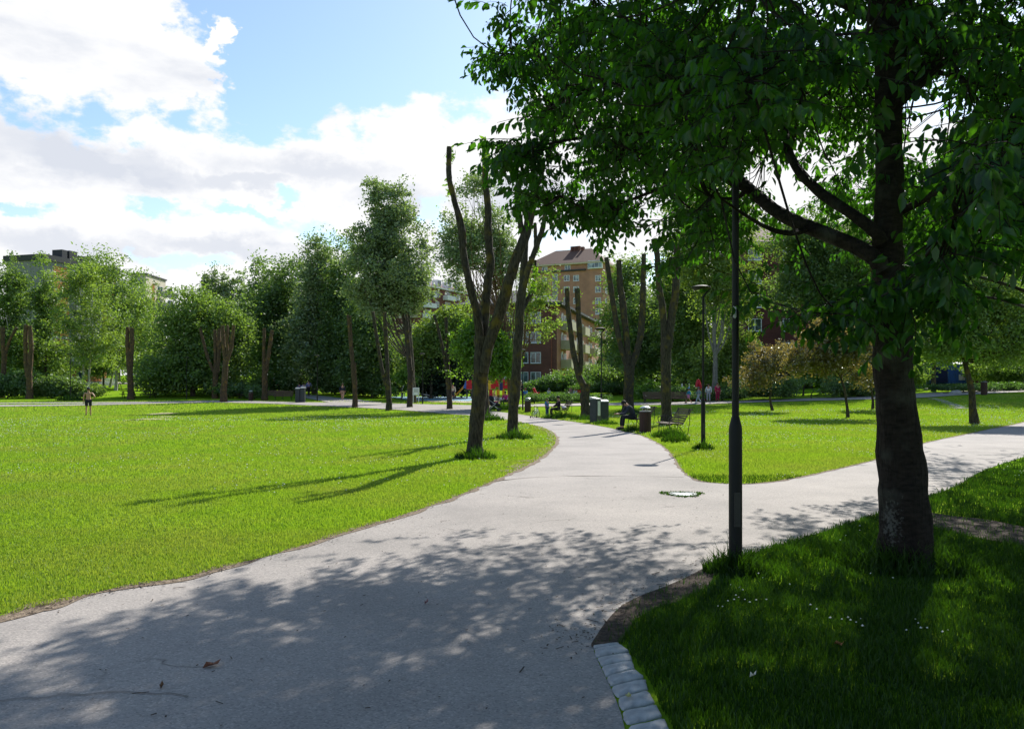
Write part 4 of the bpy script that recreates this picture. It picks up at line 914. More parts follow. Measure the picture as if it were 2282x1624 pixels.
# red low box by the hedge
p = at(1294,884); t = thing('red_planter', 'low red wooden play box before the clipped hedge', 'play box', p); m_ = MB(); m_.box((0,0,.55),(1.5,.7,.35), bev=.02); m_.build('tray', M['play_red'], t); m_ = MB(); [m_.box((x,0,.19),(.08,.5,.38)) for x in (-.6,.6)]; m_.build('leg', M['wood_pale'], t)
for x, y, lbn in ((1243,889,'low dark post with white top, left of two before the shrubs'),(1258,889,'low dark post with white top, right of two before the shrubs')):
    t = thing('bollard', lbn, 'bollard', at(x,y), 0, 'short posts before the shrubs'); m_ = MB(); m_.lathe([(.1,0),(.1,.72),(.09,.74)], n=12); m_.build('post', M['steel_dark'], t); m_ = MB(); m_.lathe([(.105,.6),(.105,.7)], n=12); m_.build('band', M['white_paint'], t)

# ------------------------------------------------------------------ people
def skin(V, Ed, Rd, sub=1):
    me = bpy.data.meshes.new('tmp'); me.from_pydata([tuple(v) for v in V], Ed, []); o = bpy.data.objects.new('tmp', me); COL.objects.link(o)
    m_ = o.modifiers.new('s','SKIN'); m_.use_smooth_shade = True; m_.branch_smoothing = .4
    for i, s in enumerate(me.skin_vertices[0].data):
        r = Rd[i]; s.radius = r if hasattr(r,'__len__') else (r,r); s.use_root = (i == 0)
    b = o.modifiers.new('b','SUBSURF'); b.levels = sub; b.render_levels = sub
    dg = bpy.context.evaluated_depsgraph_get(); nm = bpy.data.meshes.new_from_object(o.evaluated_get(dg)); 
    r = ([v.co.copy() for v in nm.vertices], [tuple(p.vertices) for p in nm.polygons])
    bpy.data.objects.remove(o); bpy.data.meshes.remove(me); bpy.data.meshes.remove(nm); return r
# poses: joints in metres for a 1.75 m figure facing -y; x to its left hand side
def pose(kind):
    J = dict(pel=(0,0,.95),che=(0,.0,1.28),nec=(0,.0,1.47),hd=(0,-.02,1.60),ht=(0,-.01,1.69))
    for s, q in (('L',1),('R',-1)):
        J.update({'sh'+s:(q*.18,0,1.40),'el'+s:(q*.24,.03,1.12),'wr'+s:(q*.25,-.05,.88),'hn'+s:(q*.25,-.07,.80),'hi'+s:(q*.10,0,.90),'kn'+s:(q*.11,-.02,.50),'an'+s:(q*.12,.02,.09),'to'+s:(q*.13,-.14,.04)})
    if kind == 'akimbo': J.update(elR=(-.36,.10,1.16),wrR=(-.20,.02,1.0),hnR=(-.14,-.03,.98),elL=(.27,.02,1.12),wrL=(.26,-.04,.9),hnL=(.26,-.06,.82))
    if kind == 'walk': J.update(knL=(.1,-.22,.52),anL=(.1,-.30,.12),toL=(.1,-.45,.08),knR=(-.1,.06,.48),anR=(-.1,.32,.16),toR=(-.1,.22,.04),elL=(.23,.16,1.13),wrL=(.22,.10,.90),hnL=(.22,.06,.82),elR=(-.23,-.10,1.14),wrR=(-.2,-.26,.96),hnR=(-.2,-.33,.92))
    if kind in ('sit','hunch'):
        J.update(pel=(0,.05,.52),che=(0,.08,.86),nec=(0,.04,1.05),hd=(0,.0,1.18),ht=(0,.0,1.27))
        for s, q in (('L',1),('R',-1)): J.update({'sh'+s:(q*.18,.05,.98),'el'+s:(q*.22,-.08,.74),'wr'+s:(q*.14,-.28,.64),'hn'+s:(q*.10,-.35,.62),'hi'+s:(q*.10,.0,.50),'kn'+s:(q*.13,-.42,.50),'an'+s:(q*.12,-.42,.09),'to'+s:(q*.12,-.58,.04)})
    if kind == 'hunch':
        J.update(pel=(0,.05,.52),che=(0,-.06,.80),nec=(0,-.24,.98),hd=(0,-.36,1.02),ht=(0,-.41,1.09))
        for s, q in (('L',1),('R',-1)): J.update({'sh'+s:(q*.18,-.20,.93),'el'+s:(q*.20,-.36,.62),'wr'+s:(q*.09,-.58,.62),'hn'+s:(q*.07,-.66,.62),'kn'+s:(q*.14,-.40,.50),'an'+s:(q*.13,-.44,.09),'to'+s:(q*.13,-.60,.04)})
    return {k: Vector(v) for k, v in J.items()}
def fingers(mb, w, h, s):
    d = (h-w).normalized(); x = Vector((s,0,0)); x = (x-d*x.dot(d)).normalized(); n = d.cross(x)
    for i, (o, L) in enumerate(((-.03,.062),(-.01,.072),(.01,.068),(.03,.054))):
        p = h+x*o+d*.015; mb.tube([p, p+d*L*.5+n*.006, p+d*L*.8+n*.022, p+d*L*.95+n*.04], [.009,.0085,.008,.005], 5)
    p = h-x*.035-d*.02; mb.tube([p, p-x*.025+d*.025, p-x*.028+d*.055], [.011,.010,.007], 5)
def person(label, loc, rz, kind, H=1.75, top=None, legs=None, shoes=(.02,.02,.02), hair='hair_dark', skinm='skin', bare=False, shorts=False, cap=None, sleeves=True, hold=None, detail=False, group=None):
    t = thing('person', label, 'person', loc, rz, group); t.scale = (H/1.75,)*3; J = pose(kind)
    K = ['pel','che','nec','hd','ht']; Rr = [(.135,.10),(.15,.105),(.052,.055),(.082,.098),(.055,.065)]; Ed = [(0,1),(1,2),(2,3),(3,4)]
    V = [J[k] for k in K]
    def chain(start, names, rad):
        i = K.index(start)
        for n_, r in zip(names, rad):
            K.append(n_); V.append(J[n_]); Rr.append(r); Ed.append((i, len(V)-1)); i = len(V)-1
    for s in 'LR':
        chain('che', ['sh'+s,'el'+s,'wr'+s,'hn'+s], [.056,.040,.028,(.042,.022)]); chain('pel', ['hi'+s,'kn'+s,'an'+s,'to'+s], [.085,.056,.038,(.042,.028)])
    v, f = skin(V, Ed, Rr); mb = MB().add(v, f)
    hd = J['hd']; up = (J['ht']-J['hd']).normalized(); fw = Vector((0,-1,0)) if kind != 'hunch' else Vector((0,-.55,-.83)); fw = (fw-up*fw.dot(up)).normalized()
    mb.ball(hd+fw*.10-up*.015, .016, 8, 6); [mb.ball(hd+Vector((q*.082,0,0))-up*.01, (.014,.02,.028), 8, 6) for q in (-1,1)]
    for s, q in (('L',1),('R',-1)): fingers(mb, J['wr'+s], J['hn'+s], q)
    mb.build('body', M[skinm], t, True)
    if detail:
        e = MB(); [e.ball(hd+fw*.088+Vector((q*.032,0,0))+up*.02, .010, 8, 6) for q in (-1,1)]; e.build('eyes', M['hair_dark'], t); e = MB(); e.ball(hd+fw*.092-up*.05, (.024,.008,.006), 8, 5); flat('lips', (.30,.10,.08)); e.build('mouth', M['lips'], t)
    hb = MB(); c = hd+up*.035-fw*.018; hb.ball(c, (.094,.106,.098), 14, 10); hb.build('hair', M[hair], t, True)
    if cap:
        flat('cap_%g' % cap[2], cap); cb = MB(); cb.ball(hd+up*.065-fw*.005, (.100,.112,.085), 14, 9); cb.box(hd+up*.055+fw*.15, (.14,.12,.015)); cb.build('cap', M['cap_%g' % cap[2]], t, True)
    def garment(name, col, roots, ringr, ch, push):
        nm = 'cloth_%g_%g_%g' % col; flat(nm, col, .9)
        V2, R2, E2, idx = [], [], [], {}
        for n_, r in zip(roots, ringr): idx[n_] = len(V2); V2.append(J[n_]); R2.append(r)
        E2 = [(i,i+1) for i in range(len(roots)-1)]
        for st, names, rad in ch:
            i = idx[st]
            for n_, r in zip(names, rad): V2.append(J[n_] if isinstance(n_, str) else n_); R2.append(r); E2.append((i,len(V2)-1)); i = len(V2)-1
        v, f = skin(V2, E2, R2); MB().add(v, f).build(name, M[nm], t, True)
    if top and not bare:
        lp = lambda a, b, q: J[a].lerp(J[b], q)
        ch = [('che', ['sh'+s,'el'+s]+([lp('el'+s,'wr'+s,.9)] if sleeves else []), [.074,.058,.046] if sleeves else [.074,.062]) for s in 'LR']
        garment('jacket' if sleeves else 'shirt', top, ['pel','che'], [(.158,.122),(.172,.13)], ch, 0)
    if legs:
        if shorts: ch = [('pel', ['hi'+s, J['hi'+s].lerp(J['kn'+s], .85)], [.11,.095]) for s in 'LR']
        else: ch = [('pel', ['hi'+s,'kn'+s,J['kn'+s].lerp(J['an'+s], .9)], [.105,.076,.060]) for s in 'LR']
        garment('shorts' if shorts else 'trousers', legs, ['pel'], [(.15,.115)], ch, 0)
    nm = 'shoe_%g' % shoes[0]; flat(nm, shoes)
    for s in 'LR': sb = MB(); a, b_ = J['an'+s], J['to'+s]; sb.tube([a+(a-b_)*.25-Vector((0,0,.04)), a.lerp(b_,.5)-Vector((0,0,.01)), b_+(b_-a)*.2], [.045,.052,.035], 10); sb.build('shoe', M[nm], t, True)
    return t
fp = math.pi
def on(x, y): p = at(x,y); return p
person('shirtless man in dark shorts and navy cap standing on the wide lawn', on(197,926), R(-150), 'akimbo', 1.76, None, (.02,.02,.035), (.35,.2,.13), 'hair_brown', bare=True, shorts=True, cap=(.015,.02,.06), detail=True)
person('man in dark jacket hunched forward on a bench looking at his hands', (b_m.x+.22,b_m.y+.05,0), -R(82), 'hunch', 1.78, (.035,.04,.06), (.018,.02,.028), (.015,.015,.02), 'hair_dark', detail=True)
person('seated mother in black and red leaning toward the boy', (b_k.x-.1,b_k.y-.1,0), -R(80), 'sit', 1.66, (.03,.018,.025), (.02,.015,.02), (.25,.12,.12), 'hair_dark')
person('small boy in blue standing beside his seated mother', on(1219,930), R(50), 'stand', 1.12, (.06,.20,.45), (.03,.07,.17), (.05,.05,.08), 'hair_brown', sleeves=False)
person('woman in a bright pink jacket seated behind the pram', (b_p.x,b_p.y-.05,g1(b_p.x,b_p.y)), -R(35), 'sit', 1.68, (.45,.03,.22), (.02,.02,.04), (.02,.02,.02), 'hair_dark')
person('person in dark jacket walking away carrying a bag', on(763,893), R(180), 'walk', 1.72, (.02,.025,.05), (.35,.22,.16), (.5,.5,.5), 'hair_brown')
person('walker in a lime yellow shirt under the dark willows', col_at(610,96), R(180), 'walk', 1.75, (.35,.60,.02), (.02,.02,.03))
person('walker in a green shirt under the dark willows', col_at(622,95), R(180), 'walk', 1.78, (.02,.30,.14), (.02,.02,.03), hair='hair_fair')
person('walker in a violet-grey top, leftmost of three on the side path', col_at(667,88), R(190), 'stand', 1.5, (.10,.09,.22), (.05,.05,.1))
person('walker in a white top, middle one of three on the side path', col_at(677,87), R(180), 'walk', 1.55, (.6,.58,.75), (.02,.02,.03))
person('man in a lilac shirt and dark trousers, rightmost on the side path', col_at(688,88), R(180), 'walk', 1.8, (.28,.26,.50), (.015,.015,.02))
person('child in blue jacket, pink skirt and blue helmet walking along the far path', on(1535,898.5), -R(95), 'walk', 1.22, (.01,.22,.42), (.55,.22,.40), (.3,.1,.1), shorts=True, cap=(.03,.25,.55))
person('walker in pale grey-blue clothes behind the second lamp post', on(1557,899), -R(85), 'walk', 1.28, (.20,.28,.34), (.28,.36,.42), (.5,.5,.5), cap=(.12,.18,.22))
person('child in pale blue top and white-blue helmet behind the shrubs', on(1223,891), R(180), 'stand', 1.15, (.40,.47,.52), (.1,.12,.2), cap=(.10,.18,.40))
person('person with fair hair in a pink top before the hedge', on(1272,889), R(30), 'stand', 1.3, (.45,.22,.25), (.1,.1,.2), hair='hair_fair')
person('person with pale hair crouching beside the red play box', on(1282,889), R(-20), 'sit', 1.5, (.40,.45,.48), (.1,.1,.12), hair='hair_fair')
person('adult in dark clothes behind the thin lamp post by the brick house', on(1161,889), R(-20), 'stand', 1.9, (.02,.03,.04), (.03,.03,.04), cap=(.5,.5,.52))
person('person in white seated left of the thin lamp post', on(1153,889), 0, 'sit', 1.5, (.5,.48,.48), (.2,.15,.15))
person('child in bright blue seated right of the thin lamp post', on(1171,889), 0, 'sit', 1.5, (.05,.22,.65), (.1,.1,.3), cap=(.3,.05,.09))
person('person in a tan top standing by the slide foot', on(1052,888), R(20), 'stand', 1.5, (.35,.2,.12), (.3,.14,.05), hair='hair_dark')
person('adult in a pale top with a pushchair behind the V-shaped pollard', on(1009,894), 0, 'stand', 1.7, (.5,.47,.42), (.03,.03,.06))
person('child with pale hair crouching by the play castle', on(1101,893), R(50), 'sit', 1.3, (.45,.3,.1), (.35,.3,.3), hair='hair_fair')
person('person in crimson right of the smooth grey trunk', col_at(1599,62), R(20), 'stand', 1.55, (.40,.02,.08), (.3,.02,.06))
person('person in white left of the smooth grey trunk', col_at(1579,62), R(-30), 'stand', 1.5, (.6,.62,.66), (.3,.33,.36))
# ---- tall trees at the left, in front of the grey block
g_l = 'trees in front of the grey block of flats'
tree('tall slim birch at the far left edge of the park in front of flats', 'tree', 96, 22, [(30,640,30,76),(18,720,44,90),(45,760,42,80),(0,790,40,60)], 'leaf_mid', 'bark_birch', 8, .26, 330, 40, .9, 3, .45, .02, g_l)
tree('pointed dark green tree between two birches below the chimneyed roof', 'tree', 100, 104, [(98,620,16,62),(100,700,36,88),(110,790,46,62),(70,800,30,60)], 'leaf_mid', 'bark_plain', 8, .26, 330, 40, .9, 4, .5, .02, g_l)
tree('pale green twin-stemmed birch with white trunks behind the left lamp post', 'tree', 92, 190, [(180,630,42,58),(200,700,60,70),(205,780,62,52),(165,740,46,66),(232,760,40,50)], 'leaf_birch', 'bark_birch', 5, .22, 300, 44, .9, 5, .5, .06, g_l, stems=[(-3,178),(9,208)])
tree('broad rounded tree with dense crown below the pale flat-roofed tower', 'tree', 122, 262, [(218,614,62,50),(258,652,66,66),(300,700,44,60),(285,740,52,76),(250,790,60,40)], 'leaf_mid', 'bark_plain', 10, .32, 340, 40, 1.5, 6, .2, -.15, g_l)
tree('slender thin-crowned birch right of the broad rounded tree, open sky behind', 'tree', 105, 245, [(310,700,30,62),(330,665,20,40),(300,775,44,60),(330,770,30,50)], 'leaf_birch', 'bark_birch', 5, .24, 150, 36, 1.1, 7, .4, .0, g_l)
tree('dark low tree over the orange building at the far left', 'tree', 108, 58, [(60,780,50,60),(20,800,50,50),(110,810,44,36)], 'leaf_dark', 'bark_plain', 7, .3, 240, 38, 1.2, 71, .2, -.2, g_l)
tree('small dark leafy tree standing before the white picket fence', 'tree', 103, 232, [(232,800,34,34),(215,825,26,14)], 'leaf_dark', 'bark_plain', 5, .26, 90, 34, .9, 8, .2, -.15, g_l)
tree('small birch with dark trunk shading the grass by the picnic tables', 'tree', 98, 258, [(262,740,26,60),(262,795,34,34)], 'leaf_mid', 'bark_birch', 6, .24, 120, 34, .8, 81, .3, -.1, g_l)
# ---- big round bush-like tree
tree('huge rounded tree reaching the ground behind the fork-topped pollards', 'tree', 88, 430, [(405,720,74,80),(465,730,80,78),(385,810,62,70),(500,790,58,82),(440,830,118,52),(525,740,36,44),(350,850,34,36)], 'leaf_mid', 'bark_plain', 10, .27, 820, 40, 1.15, 9, .15, -.2, name='tree')
g_p = 'distant poplars on the skyline'
for i, (x, y, rx, ry, lb) in enumerate([(458,650,8,42,'short thin dark poplar, leftmost on the skyline gap'),(479,650,10,54,'thin wind-bent poplar, second from the left on the skyline'),(506,652,14,48,'fuller poplar just left of the big willows on the skyline'),(534,655,20,58,'broad blue-green poplar touching the dark willows')]):
    tree(lb, 'poplar', 190, x, [(x,y,rx,ry),(x+2,y+50,rx*1.2,ry)], 'leaf_willow', 'bark_plain', 3, .5, 90, 30, 1.1, 20+i, .0, -.2, g_p, nb=4, name='poplar')
# ---- the willow mass
g_w = 'tall willows massed behind the lawn'
tree('leftmost of the massed dark willows, rounded top above the lamp', 'willow', 104, 580, [(583,680,38,92),(570,760,40,90),(600,790,48,70)], 'leaf_dark', 'bark_plain', 8, .30, 420, 40, 1.3, 31, .2, -.22, g_w, name='willow')
tree('dark willow, second of the mass, behind the split-topped pollard', 'willow', 98, 638, [(635,660,46,94),(620,750,52,92),(655,770,56,80),(600,700,34,60)], 'leaf_dark', 'bark_plain', 9, .30, 520, 40, 1.3, 32, .2, -.22, g_w, name='willow')
tree('tall peaked willow with grey-green top leaning over the mass', 'willow', 92, 700, [(712,600,34,74),(708,680,48,100),(690,760,62,92),(740,760,44,90)], 'leaf_willow', 'bark_plain', 10, .28, 560, 40, 1.2, 33, .25, -.2, g_w, name='willow')
tree('willow squeezed between the peaked one and the two-headed poplar', 'willow', 90, 765, [(762,630,34,86),(772,700,44,96),(760,780,52,72),(800,760,44,80)], 'leaf_dark', 'bark_plain', 9, .28, 520, 40, 1.2, 34, .2, -.2, g_w, name='willow')
tree('low leafy willow filling the gap left of the round green climbing dome', 'willow', 86, 830, [(820,740,48,86),(850,800,46,60),(800,830,44,34)], 'leaf_dark', 'bark_plain', 7, .27, 360, 38, 1.1, 35, .2, -.2, g_w, name='willow')
# ---- two-headed poplar
tree('tallest tree, two-headed grey-green poplar with a pale slim trunk', 'poplar', 70, 919, [(845,440,30,56),(882,462,34,62),(868,520,66,62),(838,560,58,66),(905,560,54,80),(872,620,84,64),(905,655,54,50),(840,660,60,50)], 'leaf_willow', 'bark_plain', 9, .21, 900, 42, .7, 41, .2, .06, name='poplar', shell=.5, nb=22, stems=[(0,862),(4,892)], gs=.5)
tree('drooping bright-edged tree behind the climbing dome', 'tree', 82, 960, [(940,770,44,54),(985,755,48,50),(1010,720,40,40),(925,820,30,40),(1030,760,30,40)], 'leaf_birch', 'bark_plain', 7, .24, 420, 38, .95, 42, .5, -.12)
tree('dark evergreen shadowing the playground between dome and slide', 'tree', 84, 1000, [(985,820,52,56),(1015,790,40,60),(960,850,40,30),(1020,850,36,30)], 'leaf_conifer', 'bark_plain', 8, .26, 420, 38, 1.0, 43, .2, -.3)
tree('airy tall birch with thin spreading limbs behind the forked pollard', 'birch', 60, 1140, [(1066,440,40,58),(1035,520,56,62),(1092,520,54,76),(1130,590,36,60),(1060,610,56,50),(1020,570,40,40)], 'leaf_willow', 'bark_warm', 9, .17, 520, 36, .65, 44, .25, .12, name='birch', nb=34, gs=.55, stems=[(0,1075),(-3,1110)])
tree('leafy drooping tree covering the front of the four-storey brick house', 'tree', 62, 1150, [(1195,660,44,50),(1215,720,34,52),(1180,720,40,60),(1225,690,22,50),(1150,700,34,60),(1198,625,40,30)], 'leaf_birch', 'bark_warm', 8, .17, 95, 34, .75, 45, .4, .06, nb=12, gs=.5)
tree('bright lime green tree over the red and orange play tower', 'tree', 58, 1068, [(1040,788,42,44),(1090,785,46,50),(1065,755,44,40),(1112,815,30,24),(1022,818,28,20)], 'leaf_lime', 'bark_plain', 7, .19, 460, 40, .7, 46, .2, -.14)
tree('lime green bush left of the climbing dome', 'shrub', 78, 895, [(900,850,18,32),(892,868,24,18)], 'leaf_lime', 'bark_plain', 3, .16, 110, 34, .45, 47, .1, -.2, name='shrub', nb=4)
# ---- right centre
g_c = 'trees behind the lawn right of the brick houses'
tree('light-topped tree directly right of the brick tower', 'tree', 90, 1400, [(1402,620,46,46),(1385,690,40,50),(1425,700,60,70),(1400,770,56,60)], 'leaf_mid', 'bark_plain', 8, .26, 420, 38, 1.1, 51, .3, -.1, g_c)
tree('dark tree behind the two-armed pollard, dense lower crown', 'tree', 84, 1450, [(1445,730,58,80),(1480,760,60,90),(1420,800,56,44),(1500,700,50,60)], 'leaf_dark', 'bark_plain', 8, .26, 560, 38, 1.1, 52, .2, -.2, g_c)
tree('mid-green tree between the pollards and the second lamp post', 'tree', 78, 1530, [(1530,660,56,84),(1540,740,70,90),(1560,800,50,50),(1500,640,34,60)], 'leaf_mid', 'bark_plain', 9, .24, 560, 38, 1.0, 53, .3, -.12, g_c)
tree('tall airy tree with a smooth grey trunk beside the second lamp post', 'tree', 66, 1590, [(1560,470,66,70),(1610,540,66,84),(1540,570,58,80),(1600,640,66,66),(1645,480,50,60),(1650,620,40,50)], 'leaf_birch', 'bark_grey', 12, .18, 760, 36, .8, 54, .35, -.05, g_c, nb=20, gs=.5)
tree('leafy light green tree hiding the left end of the brown brick house', 'tree', 72, 1625, [(1630,760,36,66),(1650,700,34,50),(1612,815,34,44),(1660,790,26,44),(1580,810,40,50)], 'leaf_birch', 'bark_plain', 6, .2, 420, 38, .75, 55, .25, -.1, g_c)
tree('dark spreading tree rising behind the brown brick house front', 'tree', 74, 1835, [(1830,560,90,84),(1900,620,80,90),(1850,650,110,60),(1780,540,60,60),(1790,620,50,50)], 'leaf_dark', 'bark_plain', 12, .24, 800, 38, 1.2, 56, .2, -.18, g_c)
tree('tall leafy tree between the cherry trunk and the right-hand maple', 'tree', 68, 2080, [(2090,560,84,110),(2060,660,70,90),(2130,640,80,100),(2080,760,60,60)], 'leaf_mid', 'bark_plain', 9, .21, 720, 38, 1.0, 57, .2, -.14, g_c)
tree('dense tree at the right edge behind the litter bin', 'tree', 62, 2330, [(2260,560,90,120),(2300,680,100,110),(2240,740,60,70),(2360,600,80,120)], 'leaf_mid', 'bark_plain', 10, .2, 800, 38, 1.0, 58, .2, -.16, g_c)
tree('conifer-like dark shrub between the two copper-leaved trees', 'conifer', 66, 1748, [(1746,800,12,30),(1747,840,17,34)], 'leaf_conifer', 'bark_plain', 4, .15, 120, 40, .4, 59, .0, -.4, name='conifer', nb=3)
tree('yellow-green bush glowing against the brown brick wall', 'shrub', 68, 1790, [(1780,806,34,22),(1820,830,40,28),(1850,850,30,20)], 'leaf_lime', 'bark_plain', 4, .18, 150, 34, .6, 60, .1, -.2, name='shrub', nb=5)
# ---- young trees on the right lawn
def small(label, bx, by, ells, leaf, tw, size, nc, per, cr, seed, bark='bark_pollard', gap=-.1, tips=None, nb=16, cat='young tree'):
    b = at(bx, by); d = b.y
    return tree(label, cat, d, bx, ells, leaf, bark, tw, size, nc, per, cr, seed, .1, gap, 'young trees on the right lawn', nb=nb, stems=tips, gs=.8, name='young_tree', bi=(4,8))
small('copper-leaved young tree nearest the lamp post, thin leaning trunk', 1722, 915, [(1700,820,54,34),(1680,845,44,22),(1735,800,38,34),(1700,790,30,20)], 'leaf_copper', 6, .125, 170, 34, .40, 61, gap=-.04, tips=[(0,1700)])
small('larger copper-leaved young tree just left of the cherry trunk', 1890, 930, [(1850,790,80,50),(1800,800,56,36),(1900,770,56,48),(1870,740,66,36),(1930,800,34,40)], 'leaf_copper', 7, .125, 400, 34, .42, 62, gap=-.04, tips=[(0,1855)])
small('young copper-leaved tree half hidden behind the cherry trunk', 1945, 911, [(1925,820,40,40),(1950,790,34,36)], 'leaf_copper', 6, .13, 150, 30, .42, 63, gap=-.1, tips=[(0,1928)])
small('sturdy green young tree in front of the blue container and litter bin', 2172, 944, [(2140,720,92,72),(2210,690,80,84),(2100,760,64,50),(2230,770,60,46),(2160,640,80,50),(2280,740,60,60)], 'leaf_mid', 17, .12, 900, 36, .5, 64, gap=-.1, tips=[(0,2126)], nb=26)

# ---- shrubs, hedges, understorey
def shrub(label, d, ells, leaf='leaf_shrub', size=.15, nc=120, per=34, cr=.4, seed=1, group=None, cat='shrub', gap=-.25, name='shrub'):
    x = float(np.mean([e[0] for e in ells])); return tree(label, cat, d, x, ells, leaf, 'bark_plain', 3, size, nc, per, cr, seed, .05, gap, group, name, nb=5, shell=.4)
g_s = 'shrubs along the left path'
for i, (x, w, y, h, lf, lb) in enumerate([(12,40,858,26,'leaf_shrub','sunny yellow-tinged shrub at the left edge behind the pollards'),(62,40,852,30,'leaf_shrub','light green shrub behind the second pollard from the left'),(112,36,858,26,'leaf_dark','dark shrub left of the left lamp post'),(150,34,862,24,'leaf_dark','dark shrub hugging the left lamp post'),(190,34,864,22,'leaf_mid','low green shrub at the right end of the left shrub row')]):
    shrub(lb, 84, [(x,y,w*.8,h*.8),(x+8,y+8,w*.8,h*.6)], lf, .2, 150, 34, .55, 100+i, g_s)
shrub('pale leafy shrub behind the benches left of the wooden litter bin', 84, [(520,866,40,15),(545,872,34,12)], 'leaf_shrub', .18, 150, 34, .45, 110)
shrub('low bush right of the wooden litter bin on the left', 80, [(566,876,16,12)], 'leaf_shrub', .15, 60, 30, .35, 111)
for i, (x, w, lb) in enumerate([(600,60,'dark undergrowth behind the lime-shirted walkers'),(660,60,'dark undergrowth left of the tree-shaded side path'),(735,60,'dark undergrowth right of the tree-shaded side path'),(800,60,'dark clipped undergrowth behind the split trunk pollard'),(850,50,'dark undergrowth just left of the lime bush')]):
    shrub(lb, 97 - i*3, [(x,858 if i in (0,3,4) else 846,w*.6,20),(x+20,862,w*.6,14)], 'leaf_dark', .24, 150, 34, .7, 120+i, 'undergrowth below the willows')
shrub('tall flowering light green shrub in front of the brick house', 92, [(1200,862,34,15),(1245,856,42,20),(1285,858,34,18)], 'leaf_shrub', .19, 420, 36, .5, 130)
shrub('clipped dark hedge behind the three-armed pollard', 88, [(1310,867,36,13),(1355,867,44,13),(1410,867,50,13),(1456,866,26,14)], 'leaf_shrub', .17, 620, 34, .4, 131, cat='hedge', name='hedge', gap=-.9)
shrub('low spreading shrub along the far path behind the mother on the bench', 70, [(1225,887,40,7),(1262,886,44,9),(1320,888,40,7)], 'leaf_shrub', .12, 300, 34, .32, 132)
shrub('yellow-green shrub behind the thick pollard trunk by the long bench', 68, [(1425,878,24,22),(1445,868,14,20)], 'leaf_lime', .11, 110, 34, .3, 133)
shrub('loose spreading shrub behind the long wooden bench', 66, [(1480,880,44,12),(1520,876,40,16)], 'leaf_shrub', .12, 230, 34, .35, 134)
shrub('low shrub behind the walking child in blue', 64, [(1590,882,44,12),(1630,874,38,15)], 'leaf_shrub', .12, 230, 34, .35, 135)
shrub('dark low shrubs under the copper trees along the far path', 62, [(1690,868,50,20),(1750,866,50,20),(1810,866,50,20),(1870,864,50,18),(1925,864,34,18)], 'leaf_dark', .14, 560, 34, .42, 136)
shrub('short leafy shrub between the lamp and the bin beside the path', 68, [(1190,888,20,9)], 'leaf_shrub', .1, 70, 30, .25, 137)
shrub('pinkish flowering bush before the balcony wall', 94, [(1262,843,18,8)], 'leaf_copper', .12, 50, 30, .3, 138)
shrub('grassy ground cover beside the boulders at the right', 64, [(2040,863,40,5),(2110,864,50,4),(2180,862,40,5),(2250,860,50,6)], 'leaf_shrub', .14, 260, 30, .3, 139, cat='ground cover')
shrub('leafy bushes left of the blue container', 72, [(2010,830,34,26),(2040,842,20,14)], 'leaf_mid', .17, 200, 34, .5, 140)
shrub('bushes right of the blue container under the dense tree', 72, [(2180,826,30,22),(2250,826,50,26)], 'leaf_mid', .17, 240, 34, .5, 141)
for i, (x, w, y, h, d, lb) in enumerate([(1350,50,838,24,100,'dark bushes behind the hedge beside the tower corner'),(1430,60,835,28,98,'dark bushes behind the hedge right of the candelabra pollard'),(1510,60,838,28,96,'dark bushes behind the two-armed pollard'),(1590,60,838,28,94,'dark bushes behind the smooth grey trunk'),(1680,50,840,26,90,'dark bushes below the windows of the brown house'),(1780,70,835,26,88,'dark bushes behind the larger copper-leaved tree'),(1990,70,830,34,84,'dark bushes right of the cherry trunk far back'),(2110,70,818,34,97,'dark bushes directly behind the blue container'),(2230,80,822,38,84,'dark bushes behind the litter bin at the right'),(1290,50,845,16,104,'bushes in the gap right of the balcony house'),(30,70,845,26,112,'bushes behind the leftmost pollard'),(150,80,846,18,125,'bushes around the orange kiosk house')]):
    shrub(lb, d, [(x,y,w,h),(x+16,y+10,w*.9,h*.8)], 'leaf_dark', .27, 190, 34, .8, 160+i, 'undergrowth behind the park lawns')
# far wood closing the horizon
rng = np.random.default_rng(77)
Es = [(x, 205+18*math.sin(x*.2), g1(x,205)+4+1.5*math.sin(x*.37), 9, 7, 6+2*math.sin(x*.9)) for x in range(-170, 190, 8)]
P, C, tone = crown_pts(Es, 2600, 26, 1.9, rng, -.4, .1)
v, f = cards(P, .75, rng, .1); tag(np_mesh('far_wood', v, f, M['leaf_dark'], rnd=tone), 'far line of dark woodland closing the view behind the park trees', 'woodland', kind='stuff')

